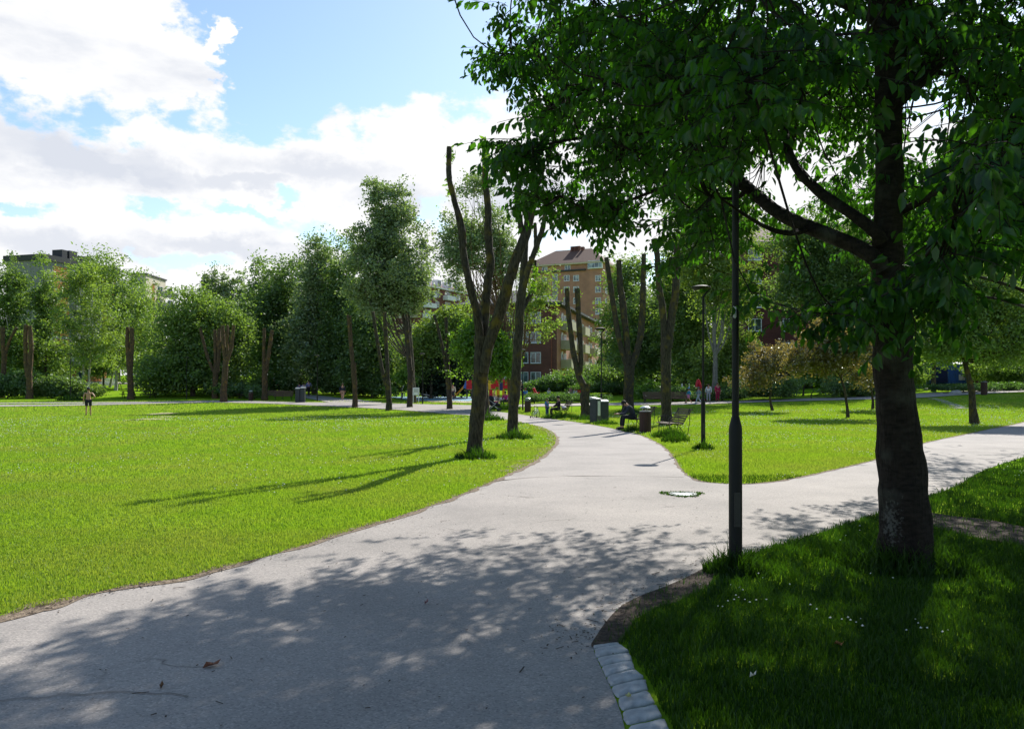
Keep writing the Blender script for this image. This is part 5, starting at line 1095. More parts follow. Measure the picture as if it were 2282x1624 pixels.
# ------------------------------------------------------------------ pollarded trees
def pollard(label, bx, by, trunk, limbs, seed, lichen=True, group='pollarded trees around the lawn', sprouts=None, d=None, cut=True, flare=1.3, bark='bark_pollard'):
    """trunk / limbs: lists of (px, py, width_px [, depth m]) at the tree's distance"""
    if bark == 'bark_tan': trunk = [(a_, b_, c_*.88) for a_, b_, c_ in trunk]
    b = at(bx, by) if d is None else col_at(bx, d); d = b.y; k = d/F; rng = np.random.default_rng(seed)
    t = thing('pollarded_tree', label, 'pollarded tree', b, 0, group)
    def W3(L, z0=None):
        L = [(*q, 0) if len(q) == 3 else q for q in L]
        S = smoothline(L, 5); return [((q[0]-bx)*k, q[3], zh(q[1], d)-b.z) for q in S], [q[2]*k/2 for q in S]
    pts, rr = W3([(bx, by+3, trunk[0][2]*flare)]+[(trunk[0][0], trunk[0][1]-10, trunk[0][2])]+trunk[1:])
    pts[0] = (pts[0][0], pts[0][1], -.08)
    mb = MB(); mb.tube(pts, rr, 18, wob=.16, seed=seed); mb.build('trunk', M[bark], t, True)
    for j, L in enumerate(limbs):
        pts, rr = W3(L); mb = MB(); mb.tube(pts, rr, 14, wob=.2, seed=seed*3+j)
        # knobs where twigs were cut
        for q in range(4):
            i = int(rng.integers(3, len(pts)-1)); a = rng.uniform(0, 2*PI); p = Vector(pts[i])+Vector((math.cos(a),math.sin(a),0))*rr[i]*.75
            mb.ball(p, (rr[i]*.5, rr[i]*.5, rr[i]*.7), 8, 5)
        lo = mb.build('limb', M[bark], t, True)
        if cut:
            e = Vector(pts[-1]); dr = (e-Vector(pts[-2])).normalized(); c = MB(); c.tube([e-dr*.01, e+dr*.012], [rr[-1]*.9]*2, 14); c.build('cut_end', M['cut_wood'], lo)
    for (x, y, r_, n) in (sprouts or []):
        P = [((x-bx)*k+rng.normal()*r_*k*.6, rng.normal()*r_*k*.6, zh(y+rng.normal()*r_*1.3, d)-b.z) for _ in range(int(n*1.5))]
        v, f = cards(np.array(P), .15, rng, -.2, .38); np_mesh('sprouts', v, f, M['leaf_lime'], t, rnd=rng.random(len(P)))
    return t
pollard('big three-armed pollard nearest the camera left of the path bend', 1058, 1017,
  [(1059,1003,35),(1064,930,33),(1070,850,32),(1073,790,34),(1077,750,38)],
  [[(1070,800,22,0),(1067,720,19,-.1),(1058,680,17,-.2),(1045,627,16,-.3),(1034,569,16,-.3),(1031,520,17,-.3),(1020,473,13,-.3),(1008,427,12,-.3),(1003,396,12,-.3),(1003,337,11,-.3)],
   [(1078,800,24,.1),(1079,720,21,.2),(1084,643,20,.3),(1092,581,18,.3),(1087,519,18,.3),(1087,464,15,.3),(1081,396,14,.3),(1079,318,13,.3)],
   [(1078,830,22,-.1),(1090,770,24,-.2),(1112,704,24,-.3),(1131,643,24,-.5),(1152,581,23,-.6),(1166,544,22,-.6),(1180,501,18,-.6),(1187,442,15,-.6),(1188,388,13,-.6)],
   [(1166,540,12,-.6),(1158,505,12,-.7),(1153,462,10,-.7),(1151,430,9,-.7)]], 1, sprouts=[(1003,350,7,40),(1004,420,7,24),(1079,345,8,26),(1030,510,6,10),(1078,318,5,14),(1152,430,5,14),(1187,400,6,20)])
pollard('tall slim-limbed pollard just right of the nearest three-armed one', 1146, 972,
  [(1142,960,25),(1147,880,23),(1152,810,21),(1157,718,20),(1163,650,20)],
  [[(1161,680,18,.1),(1165,627,17,.1),(1168,581,15,.15),(1172,530,13,.2),(1176,470,12,.2),(1178,430,10,.2)],
   [(1165,650,13,0),(1178,597,13,-.1),(1196,550,12,-.2),(1208,516,12,-.3),(1213,482,9,-.3),(1217,440,7,-.3)],
   [(1193,560,8,-.2),(1193,535,8,-.2),(1192,500,7,-.2)],
   [(1163,690,12,.2),(1175,667,10,.4),(1188,643,10,.5),(1192,603,8,.5),(1194,575,7,.5)]], 2, sprouts=[(1193,610,9,44),(1188,640,8,30),(1217,452,5,14),(1192,505,5,12),(1200,560,8,14)])
pollard('gnarled trunk with moss standing half hidden behind the nearest pollard', 1083, 927, [(1083,915,16),(1081,860,14),(1078,800,13),(1077,740,12)], [[(1078,780,10),(1074,730,9),(1071,690,8)]], 3)
pollard('leftmost pollard at the left frame edge, one arm out to the right', 4, 886, [(4,880,13),(8,830,12),(10,780,12)], [[(9,800,9),(6,760,9),(6,729,9)],[(10,800,7),(19,765,6),(32,738,6),(38,730,6)]], 4, bark='bark_tan')
pollard('thick two-armed pollard second from the left frame edge', 66, 889, [(66,880,15),(65,840,14),(63,815,15)], [[(61,840,9),(57,790,9),(58,724,9)],[(66,840,9),(69,780,10),(67,726,8)]], 5, sprouts=[(72,788,3,4)], bark='bark_tan')
pollard('single thick pale-barked pollard by the black picnic table', 291, 890, [(291,880,15),(289,820,14),(289,780,14)], [[(287,820,9),(284,770,9),(284,729,8)],[(292,820,9),(294,770,9),(294,731,8)]], 6, bark='bark_tan')
pollard('wide-armed pollard, left of the close pair in front of the round tree', 479, 888, [(479,880,14),(480,840,13),(482,815,13)], [[(480,835,7),(469,812,7),(458,780,7),(449,745,6),(446,732,6)],[(481,830,8),(480,780,8),(479,735,7)],[(485,830,8),(488,780,8),(488,733,7)]], 7, bark='bark_tan')
pollard('stouter three-pronged pollard, right of the close pair', 498, 896, [(498,885,16),(501,840,15),(504,795,14)], [[(502,805,8),(498,765,9),(496,726,8)],[(505,800,6),(507,770,6),(507,726,6)],[(506,805,8),(515,775,8),(521,725,7)]], 8, bark='bark_tan')
pollard('split-topped pollard in front of the dark willows by the left benches', 590, 892, [(590,885,14),(590,840,13),(591,812,13)], [[(588,830,8),(588,780,7),(589,732,7)],[(593,830,8),(600,780,8),(606,736,7)]], 9, bark='bark_tan')
pollard('split leaning pollard with a torn pale scar down one side', 791, 908, [(791,900,13),(790,850,13),(787,808,13)], [[(787,820,9),(781,760,8),(775,702,6)],[(790,830,5),(785,770,4),(781,704,3)]], 10, bark='bark_tan')
pollard('narrow V-shaped pollard left of the tall poplar', 867, 915, [(867,905,13),(865,870,13),(863,845,13)], [[(860,860,8),(850,815,8),(840,758,7),(831,695,7)],[(865,860,9),(861,780,9),(857,696,8)]], 11)
pollard('dark pollard standing in front of the pale poplar trunk', 913, 908, [(913,900,12),(914,850,13),(916,825,12)], [[(916,840,11),(912,790,8),(908,740,7),(905,700,6)]], 12, cut=False, sprouts=[(908,855,4,10)])
pollard('slim V-shaped pollard between the climbing dome and the slide', 1002, 912, [(1002,905,12),(999,850,12),(996,810,12)], [[(995,820,8),(985,770,7),(973,720,6),(967,702,6)],[(998,820,8),(996,770,7),(993,707,7)]], 13)
pollard('crooked pollard with a bulging elbow behind the paired grey bins', 1305, 933, [(1305,925,21),(1303,890,20),(1306,855,22)], [[(1306,870,18),(1290,838,13),(1279,790,12),(1272,740,11),(1266,690,11),(1263,643,10)],[(1293,832,9),(1295,790,11),(1290,718,12),(1287,643,11)]], 14, sprouts=[(1287,820,6,20),(1264,645,5,14),(1290,655,5,10)])
pollard('candelabra-shaped three-armed pollard behind the hunched man', 1400, 917, [(1400,905,23),(1401,860,22),(1402,815,24)], [[(1398,815,14),(1383,770,12),(1368,687,12),(1358,619,11),(1351,574,10)],[(1401,810,15),(1397,763,14),(1389,687,14),(1381,625,13),(1379,580,12)],[(1406,820,15),(1418,785,15),(1429,733,14),(1433,656,13),(1434,609,11),(1435,566,10)]], 15, sprouts=[(1404,784,5,20),(1408,742,3,8)])
pollard('thick pollard with two upright arms behind the empty slatted bench', 1484, 948, [(1485,935,24),(1484,870,22),(1484,800,23),(1485,750,26)], [[(1481,770,17),(1477,693,15),(1469,640,14),(1465,578,13),(1461,550,13),(1457,533,14)],[(1489,775,19),(1497,702,18),(1505,656,17),(1508,594,15),(1509,545,14)]], 16, sprouts=[(1482,925,5,12)])
def T(x, y, r, h, n): p = at(x, y); return (p.x, p.y, r, h, n)
tufts('grass_tuft', [T(1060,1022,.5,.24,700)], 'long grass ringing the foot of the nearest three-armed pollard', 31)
tufts('grass_tuft', [T(1145,978,.6,.30,700)], 'leafy tuft of weeds at the foot of the slim-limbed pollard', 32)
tufts('grass_tuft', [T(1090,937,.8,.4,500)], 'tuft of weeds at the foot of the mossy half hidden trunk', 33)
tufts('grass_tuft', [T(1567,1003,.3,.22,500)], 'tuft of grass round the second lamp post', 34)
tufts('grass_tuft', [T(2015,1262,.62,.24,2600),T(1975,1240,.3,.22,600)], 'rank grass round the foot of the cherry tree', 35, 'grass_shaded')
tufts('grass_tuft', [T(1637,1275,.28,.2,1100)], 'rank grass at the foot of the nearest lamp post', 36, 'grass_shaded')
tufts('grass_tuft', [T(1490,975,.6,.36,600),T(1505,985,.45,.34,350)], 'weeds growing under the empty slatted bench', 37)
tufts('grass_tuft', [T(1415,962,.5,.3,400),T(1350,946,.6,.25,350)], 'weeds between the hunched man and the grey bins', 38)
tufts('grass_tuft', [T(1250,932,1.1,.35,700)], 'leafy weeds under the bench of the seated mother', 39)
tufts('grass_tuft', [T(157,892,1.4,.5,400)], 'green tuft round the left lamp post', 40)
tufts('grass_tuft', [T(1400,920,.8,.3,300),T(1306,936,.8,.3,300),T(1124,912,1.2,.5,500)], 'tufts round the feet of the middle pollards', 41)

# ------------------------------------------------------------------ buildings
class Building:
    """local x runs along the front, y into the house, z up from the ground"""
    def __init__(s, label, P0, u, w, dep, h, wall, group=None, ground=None, name='apartment_building', cat='building'):
        s.u = Vector((u[0],u[1],0)).normalized(); s.P = Vector((P0[0],P0[1],0)); s.w, s.dep, s.h = w, dep, h
        z = g1(P0[0],P0[1])-.6 if ground is None else ground; s.z = z
        s.root = thing(name, label, cat, (P0[0],P0[1],z), math.atan2(u[1],u[0]), group)
        MB().box((w/2,dep/2,h/2),(w,dep,h)).build('wall', M[wall], s.root)
        s.v = Vector((-s.u.y, s.u.x, 0))
    def loc(s, x, y, face='front'):
        k = (x-CX)/F
        O, D = (s.P, s.u) if face == 'front' else ((s.P+s.u*s.w, s.v) if face == 'right' else (s.P, s.v))
        t = (k*O.y-O.x)/(D.x-k*D.y); d = O.y+t*D.y; return t, zh(y, d)-s.z, d
    def m(s, face, a, out, z):
        """face coordinate, outward offset, height -> local point"""
        return {'front': (a,-out,z), 'right': (s.w+out,a,z), 'left': (-out,a,z)}[face]
    def window(s, face, a, z, w, h, mull=1, frame='white_paint', bar=.09):
        f = MB(); sz = (lambda L, dd, H: (L,dd,H)) if face == 'front' else (lambda L, dd, H: (dd,L,H))
        for dz in (-h/2, h/2): f.box(s.m(face,a,.03,z+dz), sz(w+bar,.10,bar))
        for i in range(mull+2):
            f.box(s.m(face,a-w/2+w*i/(mull+1),.025,z), sz(bar,.09,h-bar))
        f.box(s.m(face,a,.09,z-h/2-.07), sz(w+.22,.16,.05))
        fo = f.build('window', M[frame], s.root)
        MB().box(s.m(face,a,.005,z), sz(w,.03,h)).build('pane', M['glass'], fo); return fo
    def balcony(s, face, a, z, L, out=1.5, hh=1.05, mat='balcony', rail=True):
        sz = (lambda L_, dd, H: (L_,dd,H)) if face == 'front' else (lambda L_, dd, H: (dd,L_,H))
        b = MB(); b.box(s.m(face,a,out/2,z-.09), sz(L,out,.18)); b.box(s.m(face,a,out-.03,z+hh/2), sz(L,.06,hh))
        for q in (-1,1): b.box(s.m(face,a+q*(L/2-.03),out/2-.03,z+hh/2), sz(.06,out-.065,hh))
        bo = b.build('balcony', M[mat], s.root)
        if rail:
            r = MB(); r.box(s.m(face,a,out-.03,z+hh+.10), sz(L,.05,.05))
            for q in (-1,1): r.box(s.m(face,a+q*(L/2-.03),out/2-.06,z+hh+.10), sz(.05,out-.13,.05))
            r.build('railing', M['galv'], bo)
        return bo
    def hip(s, rise, over=.6, mat='roof_tile', ridge=.35, cornice='cornice'):
        w, d, h = s.w, s.dep, s.h; o = over; r = min(w,d)*ridge
        a = [(-o,-o,h+.02),(w+o,-o,h+.02),(w+o,d+o,h+.02),(-o,d+o,h+.02)]
        c = [(r,d/2,h+rise),(w-r,d/2,h+rise)] if w >= d else [(w/2,r,h+rise),(w/2,d-r,h+rise)]
        f = [(0,1,5,4),(1,2,5),(2,3,4,5),(3,0,4),(3,2,1,0)] if w >= d else [(0,1,4),(1,2,5,4),(2,3,5),(3,0,4,5),(3,2,1,0)]
        ro = MB().add(a+c, f).build('roof', M[mat], s.root)
        cb = MB(); t = .35
        for (cx_, cy_, lx, ly) in ((w/2,-o/2-.02,w+2*o+.08,o),(w/2,d+o/2+.02,w+2*o+.08,o),(-o/2-.02,d/2,o,d-.1),(w+o/2+.02,d/2,o,d-.1)): cb.box((cx_,cy_,h-t/2-.01),(lx,ly,t))
        cb.build('cornice', M[cornice], s.root)
        return ro
# the tower
A, B_ = Vector((4.0,197.5)), Vector((21.8,190.0)); u = (B_-A).normalized()
tw_ = Building('ten-storey brown brick tower with hipped tile roof right of the forked pollards', A, u, (B_-A).length, 14, zh(577,190)-g1(21,190)+.6, 'brick_tower')
ro = tw_.hip(4.6, .7)
for x, w in ((1258,1.0),(1264,1.6),(1270,1.2),(1281,.7)):
    a, z, d = tw_.loc(x, 560); MB().box((a,6.5,tw_.h+4.4),(w,1,1.7 if w > .8 else 1.2)).build('chimney', M['brick_red'], ro)
for x, y in [(1214,601),(1265,597)]+[(x,y) for y in (620,645,670,694,719,744) for x in (1263,1284)]+[(x,y) for y in (620,645,670,694,719,744,769) for x in (1333,)]+[(1213,y) for y in (626,)]:
    a, z, d = tw_.loc(x, y); tw_.window('front', a, z, 1.35, 1.35)
for y in (622,646,670,695,719,744): tw_.window('right', 3.0, tw_.loc(1333,y)[1]+.1, 1.3, 1.35); tw_.window('right', 8.0, tw_.loc(1333,y)[1]+.1, 1.3, 1.35)
a, z, d = tw_.loc(1237, 640)
for k in range(8): tw_.window('front', a, z+2-2.75*k, 1.2, 2.5, 0)
b = MB(); a0, z0, _ = tw_.loc(1190, 606); a1, z1, _ = tw_.loc(1306, 600); b.box(((a0+a1)/2,-.25,z1-.1),(a1-a0,.5,.35)); b.build('ledge', M['roof_dark'], tw_.root)
a, z, _ = tw_.loc(1327, 590); b = MB(); b.box((a,-.3,z),(3.6,.6,1.9)); bo = b.build('bay', M['white_paint'], tw_.root)
g = MB(); [g.box((a-1.35+.9*k,-.62,z),(.78,.06,1.5)) for k in range(4)]; g.build('pane', M['glass'], bo)
for z in (0,3): tw_.balcony('front', tw_.loc(1212,663)[0], tw_.loc(1212,669)[1]-z*5.2, 4.2, 1.3, 1.0, 'white_paint')

# four-storey house with balconies
C0 = Vector((6.35,112)); fu = Vector((.965,-.262)); wl = 14.5
hs = Building('four-storey red brick house with beige balconies beside the brick tower', C0-fu*wl, fu, wl, 38, zh(677,112)-g1(6,112)+.6, 'brick_red')
hs.hip(2.6, .9, 'roof_dark', cornice='roof_dark')
for y in (841,797,752,708):
    for x in (1194,1166,1136): a, z, d = hs.loc(x, y); hs.window('front', a, z, 1.42, 1.5, frame='white_paint')
MB().tube([hs.m('front',wl-.75,.10,.2),hs.m('front',wl-.75,.10,hs.h-.4)], .07, 8).build('downpipe', M['pipe_red'], hs.root)
pan = MB(); pan.box((wl+.001,19,hs.h/2-.1),(.008,37.9,hs.h-.7)); pan.build('sunlit_brick_sheet', M['brick_sunlit'], hs.root)  # thin sheet over the side wall, its paler brick paints the sun there
for (xa, L) in ((1256,4.2),(1288,4.2),(1315,4.2)):
    a = hs.loc(xa, 800, 'right')[0]
    for k, zz in enumerate((2.9,5.7,8.5)):
        hs.balcony('right', a, zz, L, 1.6, 1.1)
        hs.window('right', a-1.0, zz+1.25, .9, 2.1, 0); hs.window('right', a+1.0, zz+1.35, 1.5, 1.5)
    hs.window('right', a, 1.6, 1.3, 1.4)
for a in (3.6, 12.4, 20.8, 34):
    for zz in (4.2,7.0,9.8): hs.window('right', a, zz, 1.2, 1.4)

# big block half hidden by the tall poplar
P = Vector((-23.6,204)); v = Vector((.485,.875)); uu = Vector((v.y,-v.x))
bl = Building('tall red brick block with white balconies and dormers right of the tall poplar', P-uu*26, uu, 26, 34, zh(633,204)-g1(-23,204)+.6, 'brick_red')
rf = bl.hip(4.2, .8, 'brick_red', cornice='white_paint')
for a in (4,9,14,20,27): 
    d = MB(); d.box((26-1.2,a,bl.h+1.3),(1.8,2.0,1.7)); do = d.build('dormer', M['white_paint'], rf); MB().box((26-.27,a,bl.h+1.3),(.06,1.3,1.1)).build('pane', M['glass'], do)
for k in range(8):
    z = bl.h-2.0-2.8*k
    for a in (3,12.5,24): bl.balcony('right', a, z-.9, 4.4, 1.5, 1.0, 'white_paint', rail=False); bl.window('right', a, z+.4, 2.4, 1.7, 2)
    for a in (7.6,18,30): bl.window('right', a, z+.3, 1.5, 1.4)
    for a in (4,10,16,22): bl.window('front', a, z+.3, 1.5, 1.4)
    if k < 5: bl.balcony('front', 22.6, z-.9, 5, 1.5, 1.0, 'balcony', rail=False)

# grey block behind the left-hand trees
L0 = Vector(((98-CX)/F*150, 150)); L1 = Vector(((262-CX)/F*168, 168)); u = (L1-L0).normalized()
gb = Building('grey and orange block of flats with dark roof boxes behind the left trees', L0, u, (L1-L0).length, 9, zh(579,150)-g1(L0.x,150)+.6, 'render_grey')
r = MB(); r.box((gb.w/2,4.5,gb.h+.55),(gb.w+.8,9.8,1.1)); rf = r.build('roof', M['roof_dark'], gb.root)
for x0, x1, hh in ((133,146,1.7),(149,169,1.8),(176,192,1.2)):
    a, z, d = gb.loc((x0+x1)/2, 565); k = (x1-x0)*d/F; MB().box((a+1.0,1.7,gb.h+1.1+hh/2),(k*1.1,2.4,hh)).build('roof_box', M['roof_dark'], rf)
r = MB(); r.box((gb.loc(270,595)[0]-.5,6,gb.h+.3),(3,9,2.6)); r.build('stair_head', M['roof_dark'], rf)
for a, w, c in ((4,3.6,'render_orange'),(16,3.6,'render_orange'),(28,3.6,'render_orange')):
    for k in range(7):
        z = gb.h-1.9-2.8*k; p = MB(); p.box((a,-.04,z),(w,.08,2.2)); p.build('coloured_panel', M[c], gb.root)
        gb.window('front', a+3.6, z, 1.6, 1.5); gb.window('front', a+7.0, z, 1.4, 1.5); gb.balcony('front', a+5.2, z-1.3, 5.6, 1.3, 1.0, 'render_grey', rail=False)
pt = Building('pale flat-roofed tower at the right end of the grey block', ((291-CX)/F*175, 175), (1,.0), 3.4, 10, zh(612,175)-g1(-84,175)+.6, 'render_beige')
r = MB(); r.box((1.7,5,pt.h+.15),(3.9,10.5,.3)); r.build('roof', M['roof_dark'], pt.root)
for k in range(8): pt.window('front', 1.7, pt.h-1.9-2.8*k, 2.2, 1.5)
# low orange house and white picket fence
ob = Building('low orange kiosk house with dark flat roof below the birches', ((105-CX)/F*118, 118), (1,.06), 6.4, 5, 2.9, 'render_orange', name='low_house')
r = MB(); r.box((3.2,2.5,3.02),(7.2,5.9,.22)); r.build('roof', M['roof_dark'], ob.root)
for a in (1.4,4.9): ob.window('front', a, 1.6, 1.2, 1.1, 1, 'roof_dark')
b = col_at(227, 110); fe = thing('picket_fence', 'short white picket fence beyond the pale twin-stemmed birch', 'fence', b, .02)
f = MB(); [f.box((.1*k,0,.5),(.07,.025,1.0)) for k in range(22)]; f.build('pickets', M['white_paint'], fe)
f = MB(); [f.box((1.05,.03,z),(2.2,.03,.07)) for z in (.25,.8)]; f.build('rails', M['white_paint'], fe)
# brown brick house behind the copper trees
bb = Building('dark brown brick house with white windows behind the copper-leaved trees', ((1662-CX)/F*92, 92), (1,.03), 24, 12, zh(540,92)-g1(27,92)+.6, 'brick_brown')
bb.hip(3.4, .5, 'roof_tile', cornice='cornice')
for y in (566,618,671,724,777,826):
    for x in (1682,1759,1836,1913,1990): a, z, d = bb.loc(x, y); bb.window('front', a, z, 1.5, 1.4)
# long low house far right
lh = Building('low brown house glimpsed at the right edge behind the bushes', ((2255-CX)/F*74, 74), (1,0), 12, 7, 3.4, 'brick_brown', name='low_house')
lh.hip(1.8, .4, 'roof_tile'); lh.window('front', 2, 1.9, 1.2, 1.1)

# ------------------------------------------------------------------ the cherry tree and its neighbours
def leaf_twig(rng, nl=12, L=.42):
    """one drooping twig: stem + folded leaves; returns verts/faces with x along the twig"""
    V, Fc, S = [], [], []
    def pos(t): return np.array([L*t, .05*math.sin(t*4)*L, -.16*L*t*t])
    for i in range(nl):
        t = .12+.88*i/(nl-1); p = pos(t); side = 1 if i % 2 else -1
        yaw = side*rng.uniform(.5,1.5)+rng.normal()*.3 if i < nl-1 else rng.normal()*.3; dr = rng.uniform(.25,1.35)
        a = np.array([math.cos(yaw)*math.cos(dr), math.sin(yaw)*math.cos(dr), -math.sin(dr)])
        b = np.cross(a, unit(1, rng)[0]*.7+np.array([0,0,1])); b /= np.linalg.norm(b); c = np.cross(b, a)
        s = rng.uniform(.055,.122); w = s*rng.uniform(.44,.62); cu = rng.uniform(.02,.34); p = p + a*.02
        pts = [p, p+a*s*.33-b*w*.46+c*w*.16, p+a*s*.68-b*w*.36+c*w*.10, p+a*s-c*s*cu, p+a*s*.68+b*w*.36+c*w*.10, p+a*s*.33+b*w*.46+c*w*.16]
        o = len(V); V += pts; Fc += [(o,o+1,o+2,o+3),(o,o+3,o+4,o+5)]
    SV, SF = [], []
    for i in range(4):
        p = pos(i/3); r = .004*(1-.2*i)
        SV += [p+np.array([0,r,0]), p+np.array([0,-r*.5,r]), p+np.array([0,-r*.5,-r])]
        if i:
            o = 3*(i-1)
            for k in range(3): SF.append((o+k, o+(k+1)%3, o+3+(k+1)%3, o+3+k))
    return np.array(V), np.array(Fc), np.array(SV), np.array(SF)
def spread(T3, C, yaw, pitch, scl):
    """place template verts T3 at each C"""
    cy, sy, cp, sp = np.cos(yaw), np.sin(yaw), np.cos(pitch), np.sin(pitch)
    x, y, z = T3[:,0][None], T3[:,1][None], T3[:,2][None]
    X = (x*cp[:,None]-z*sp[:,None]); Z = (x*sp[:,None]+z*cp[:,None]); Y = y
    out = np.stack([X*cy[:,None]-Y*sy[:,None], X*sy[:,None]+Y*cy[:,None], Z+0*Y], 2)*scl[:,None,None]
    return out + C[:,None,:]
def big_tree(label, base, trunk, limbs, C, center, seed, nvar=7, twigs_per=3.0, bark='bark_cherry', name='cherry_tree'):
    """C: twig positions in world; limbs: list of (world pts, radii)"""
    rng = np.random.default_rng(seed); b = Vector(base); bo = np.array(b); t = thing(name, label, 'tree', b, 0)
    mb = MB(); mb.tube([Vector(p)-b for p in trunk[0]], trunk[1], 28, wob=.10, seed=seed)
    for i in range(len(mb.v)-0):
        x, y, z = mb.v[i]
        if z < .55:
            an = math.atan2(y, x); q = max(0, (.55-z)/.6)**2; f_ = 1+q*(.08*math.sin(3*an+seed)+.06*math.sin(5*an+1)+.05*mn.noise(Vector((x*20,y*20,z*20)))); mb.v[i] = (x*f_, y*f_, z)
    mb.build('trunk', M[bark], t, True)
    skel = []; LB = []
    for j, (pts, rr) in enumerate(limbs):
        S = smoothline([(*p, r) for p, r in zip(pts, rr)], 5); m = MB(); m.tube([Vector(s[:3])-b for s in S], [s[3] for s in S], 10, wob=.12, seed=seed+j)
        LB.append(m); skel += [(s[:3], s[3], j) for s in S[2:]]
    SK = np.array([s[0] for s in skel]); SR = np.array([s[1] for s in skel]); SJ = np.array([s[2] for s in skel])
    # sub-branches from the limbs to groups of twigs
    n2 = max(20, len(C)//42); seeds = C[rng.choice(len(C), n2, replace=False)]
    lab = np.argmin(((C[:,None,:]-seeds[None])**2).sum(2), 1) if len(C)*n2 < 4e6 else np.concatenate([np.argmin(((c[:,None,:]-seeds[None])**2).sum(2), 1) for c in np.array_split(C, 12)])
    for g in range(n2):
        Q = C[lab == g]
        if len(Q) < 3: continue
        m_ = Q.mean(0); dd = ((SK-m_)**2).sum(1) + 1.2*np.maximum(0, SK[:,2]-m_[2]); i = int(np.argmin(dd)); a = SK[i]
        if (Vector(a)-Vector(m_)).length > 2.6: continue
        branch_to(LB[SJ[i]], Vector(a)-b, Vector(m_)-b, min(.038, SR[i]*.6), .010, rng, 7, .16)
        for q in Q[::3]: branch_to(LB[SJ[i]], Vector(m_)-b, Vector(q)-b, .009, .004, rng, 3, .1)
    for m in LB: m.build('limb', M[bark], t, True)
    Vs, Fs, Rs, o = [], [], [], 0; SVs, SFs, so_ = [], [], 0
    kind = rng.integers(0, nvar, len(C)); away = np.arctan2(C[:,1]-center[1], C[:,0]-center[0])
    for v in range(nvar):
        TV, TF, SV, SF = leaf_twig(rng, int(rng.integers(10,15)), rng.uniform(.34,.5)); Ck = C[kind == v]; n = len(Ck)
        yaw = away[kind == v]+rng.normal(0,.9,n); pit = rng.normal(-.15,.35,n); scl = rng.uniform(.8,1.25,n)
        W_ = spread(TV, Ck-bo, yaw, pit, scl); Vs.append(W_.reshape(-1,3)); Fs.append((TF[None]+(np.arange(n)*len(TV))[:,None,None]).reshape(-1,4)+o); o += n*len(TV)
        tone = np.clip(np.repeat(rng.normal(.45,.18,n), len(TF)//2)[:,None]+rng.normal(0,.22,(n*(len(TF)//2),1)),0,1); Rs.append(np.repeat(tone,2,1).ravel())
        S_ = spread(SV, Ck-bo, yaw, pit, scl); SVs.append(S_.reshape(-1,3)); SFs.append((SF[None]+(np.arange(n)*len(SV))[:,None,None]).reshape(-1,4)+so_); so_ += n*len(SV)
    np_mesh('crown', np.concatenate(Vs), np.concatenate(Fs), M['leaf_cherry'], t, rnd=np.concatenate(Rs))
    np_mesh('twigs', np.concatenate(SVs), np.concatenate(SFs), M[bark], t)
    return t
# outline of the near foliage as seen in the photograph, and openings in it
SIL = [(1065,-10),(1075,12),(1092,26),(1120,30),(1128,42),(1148,50),(1150,70),(1180,86),(1150,92),(1120,98),(1082,104),(1076,122),(1094,140),(1105,160),(1140,170),(1170,176),(1196,182),(1188,206),(1176,228),(1192,250),(1212,262),(1206,280),(1160,285),(1108,300),(1112,325),(1140,342),(1150,368),(1190,392),(1240,386),(1262,350),(1290,345),(1282,372),(1262,400),(1210,410),(1140,418),(1128,428),(1150,446),(1205,458),(1262,452),(1300,468),(1292,492),(1318,510),(1356,508),(1420,500),(1444,476),(1462,455),(1478,440),(1512,470),(1530,520),(1540,560),(1580,600),(1610,625),(1660,600),(1700,610),(1700,680),(1760,716),(1840,722),(1900,752),(1950,772),(2045,740),(2070,680),(2110,600),(2200,560),(2282,560),(2600,580),(2600,-10)]
HOLES = [(2230,650,100,50,.9),(1738,418,60,34,1),(1700,395,30,44,.92),(1800,360,34,48,.85),(1905,368,34,52,.85),(1820,515,120,32,.95),(2068,262,52,70,1),(2115,235,46,44,.95),(2040,345,30,50,.92),(1852,50,40,26,.7),(1770,470,44,40,.88),(1340,215,40,20,.35),(1655,525,30,50,.55),(1820,640,36,30,.8),(1880,600,40,30,.7),(1250,330,20,14,.6),(1590,380,26,50,.45),(1430,430,30,16,.5),(1755,200,30,40,.35),(1570,560,70,50,.8),(1640,590,60,50,.8),(2150,500,40,70,.5),(2230,470,40,60,.35),(1770,560,80,50,.85),(1780,660,50,40,.75)]
def shadeY(X): return np.interp(X, [-6,-3.6,-2.9,-2.3,-1.9,-1.2,.3,1.3,2,3.2,4,5,8], [4.6,5.4,6.3,7.3,8.2,8.9,8.8,9.0,10.0,10.7,11.8,12.5,14])
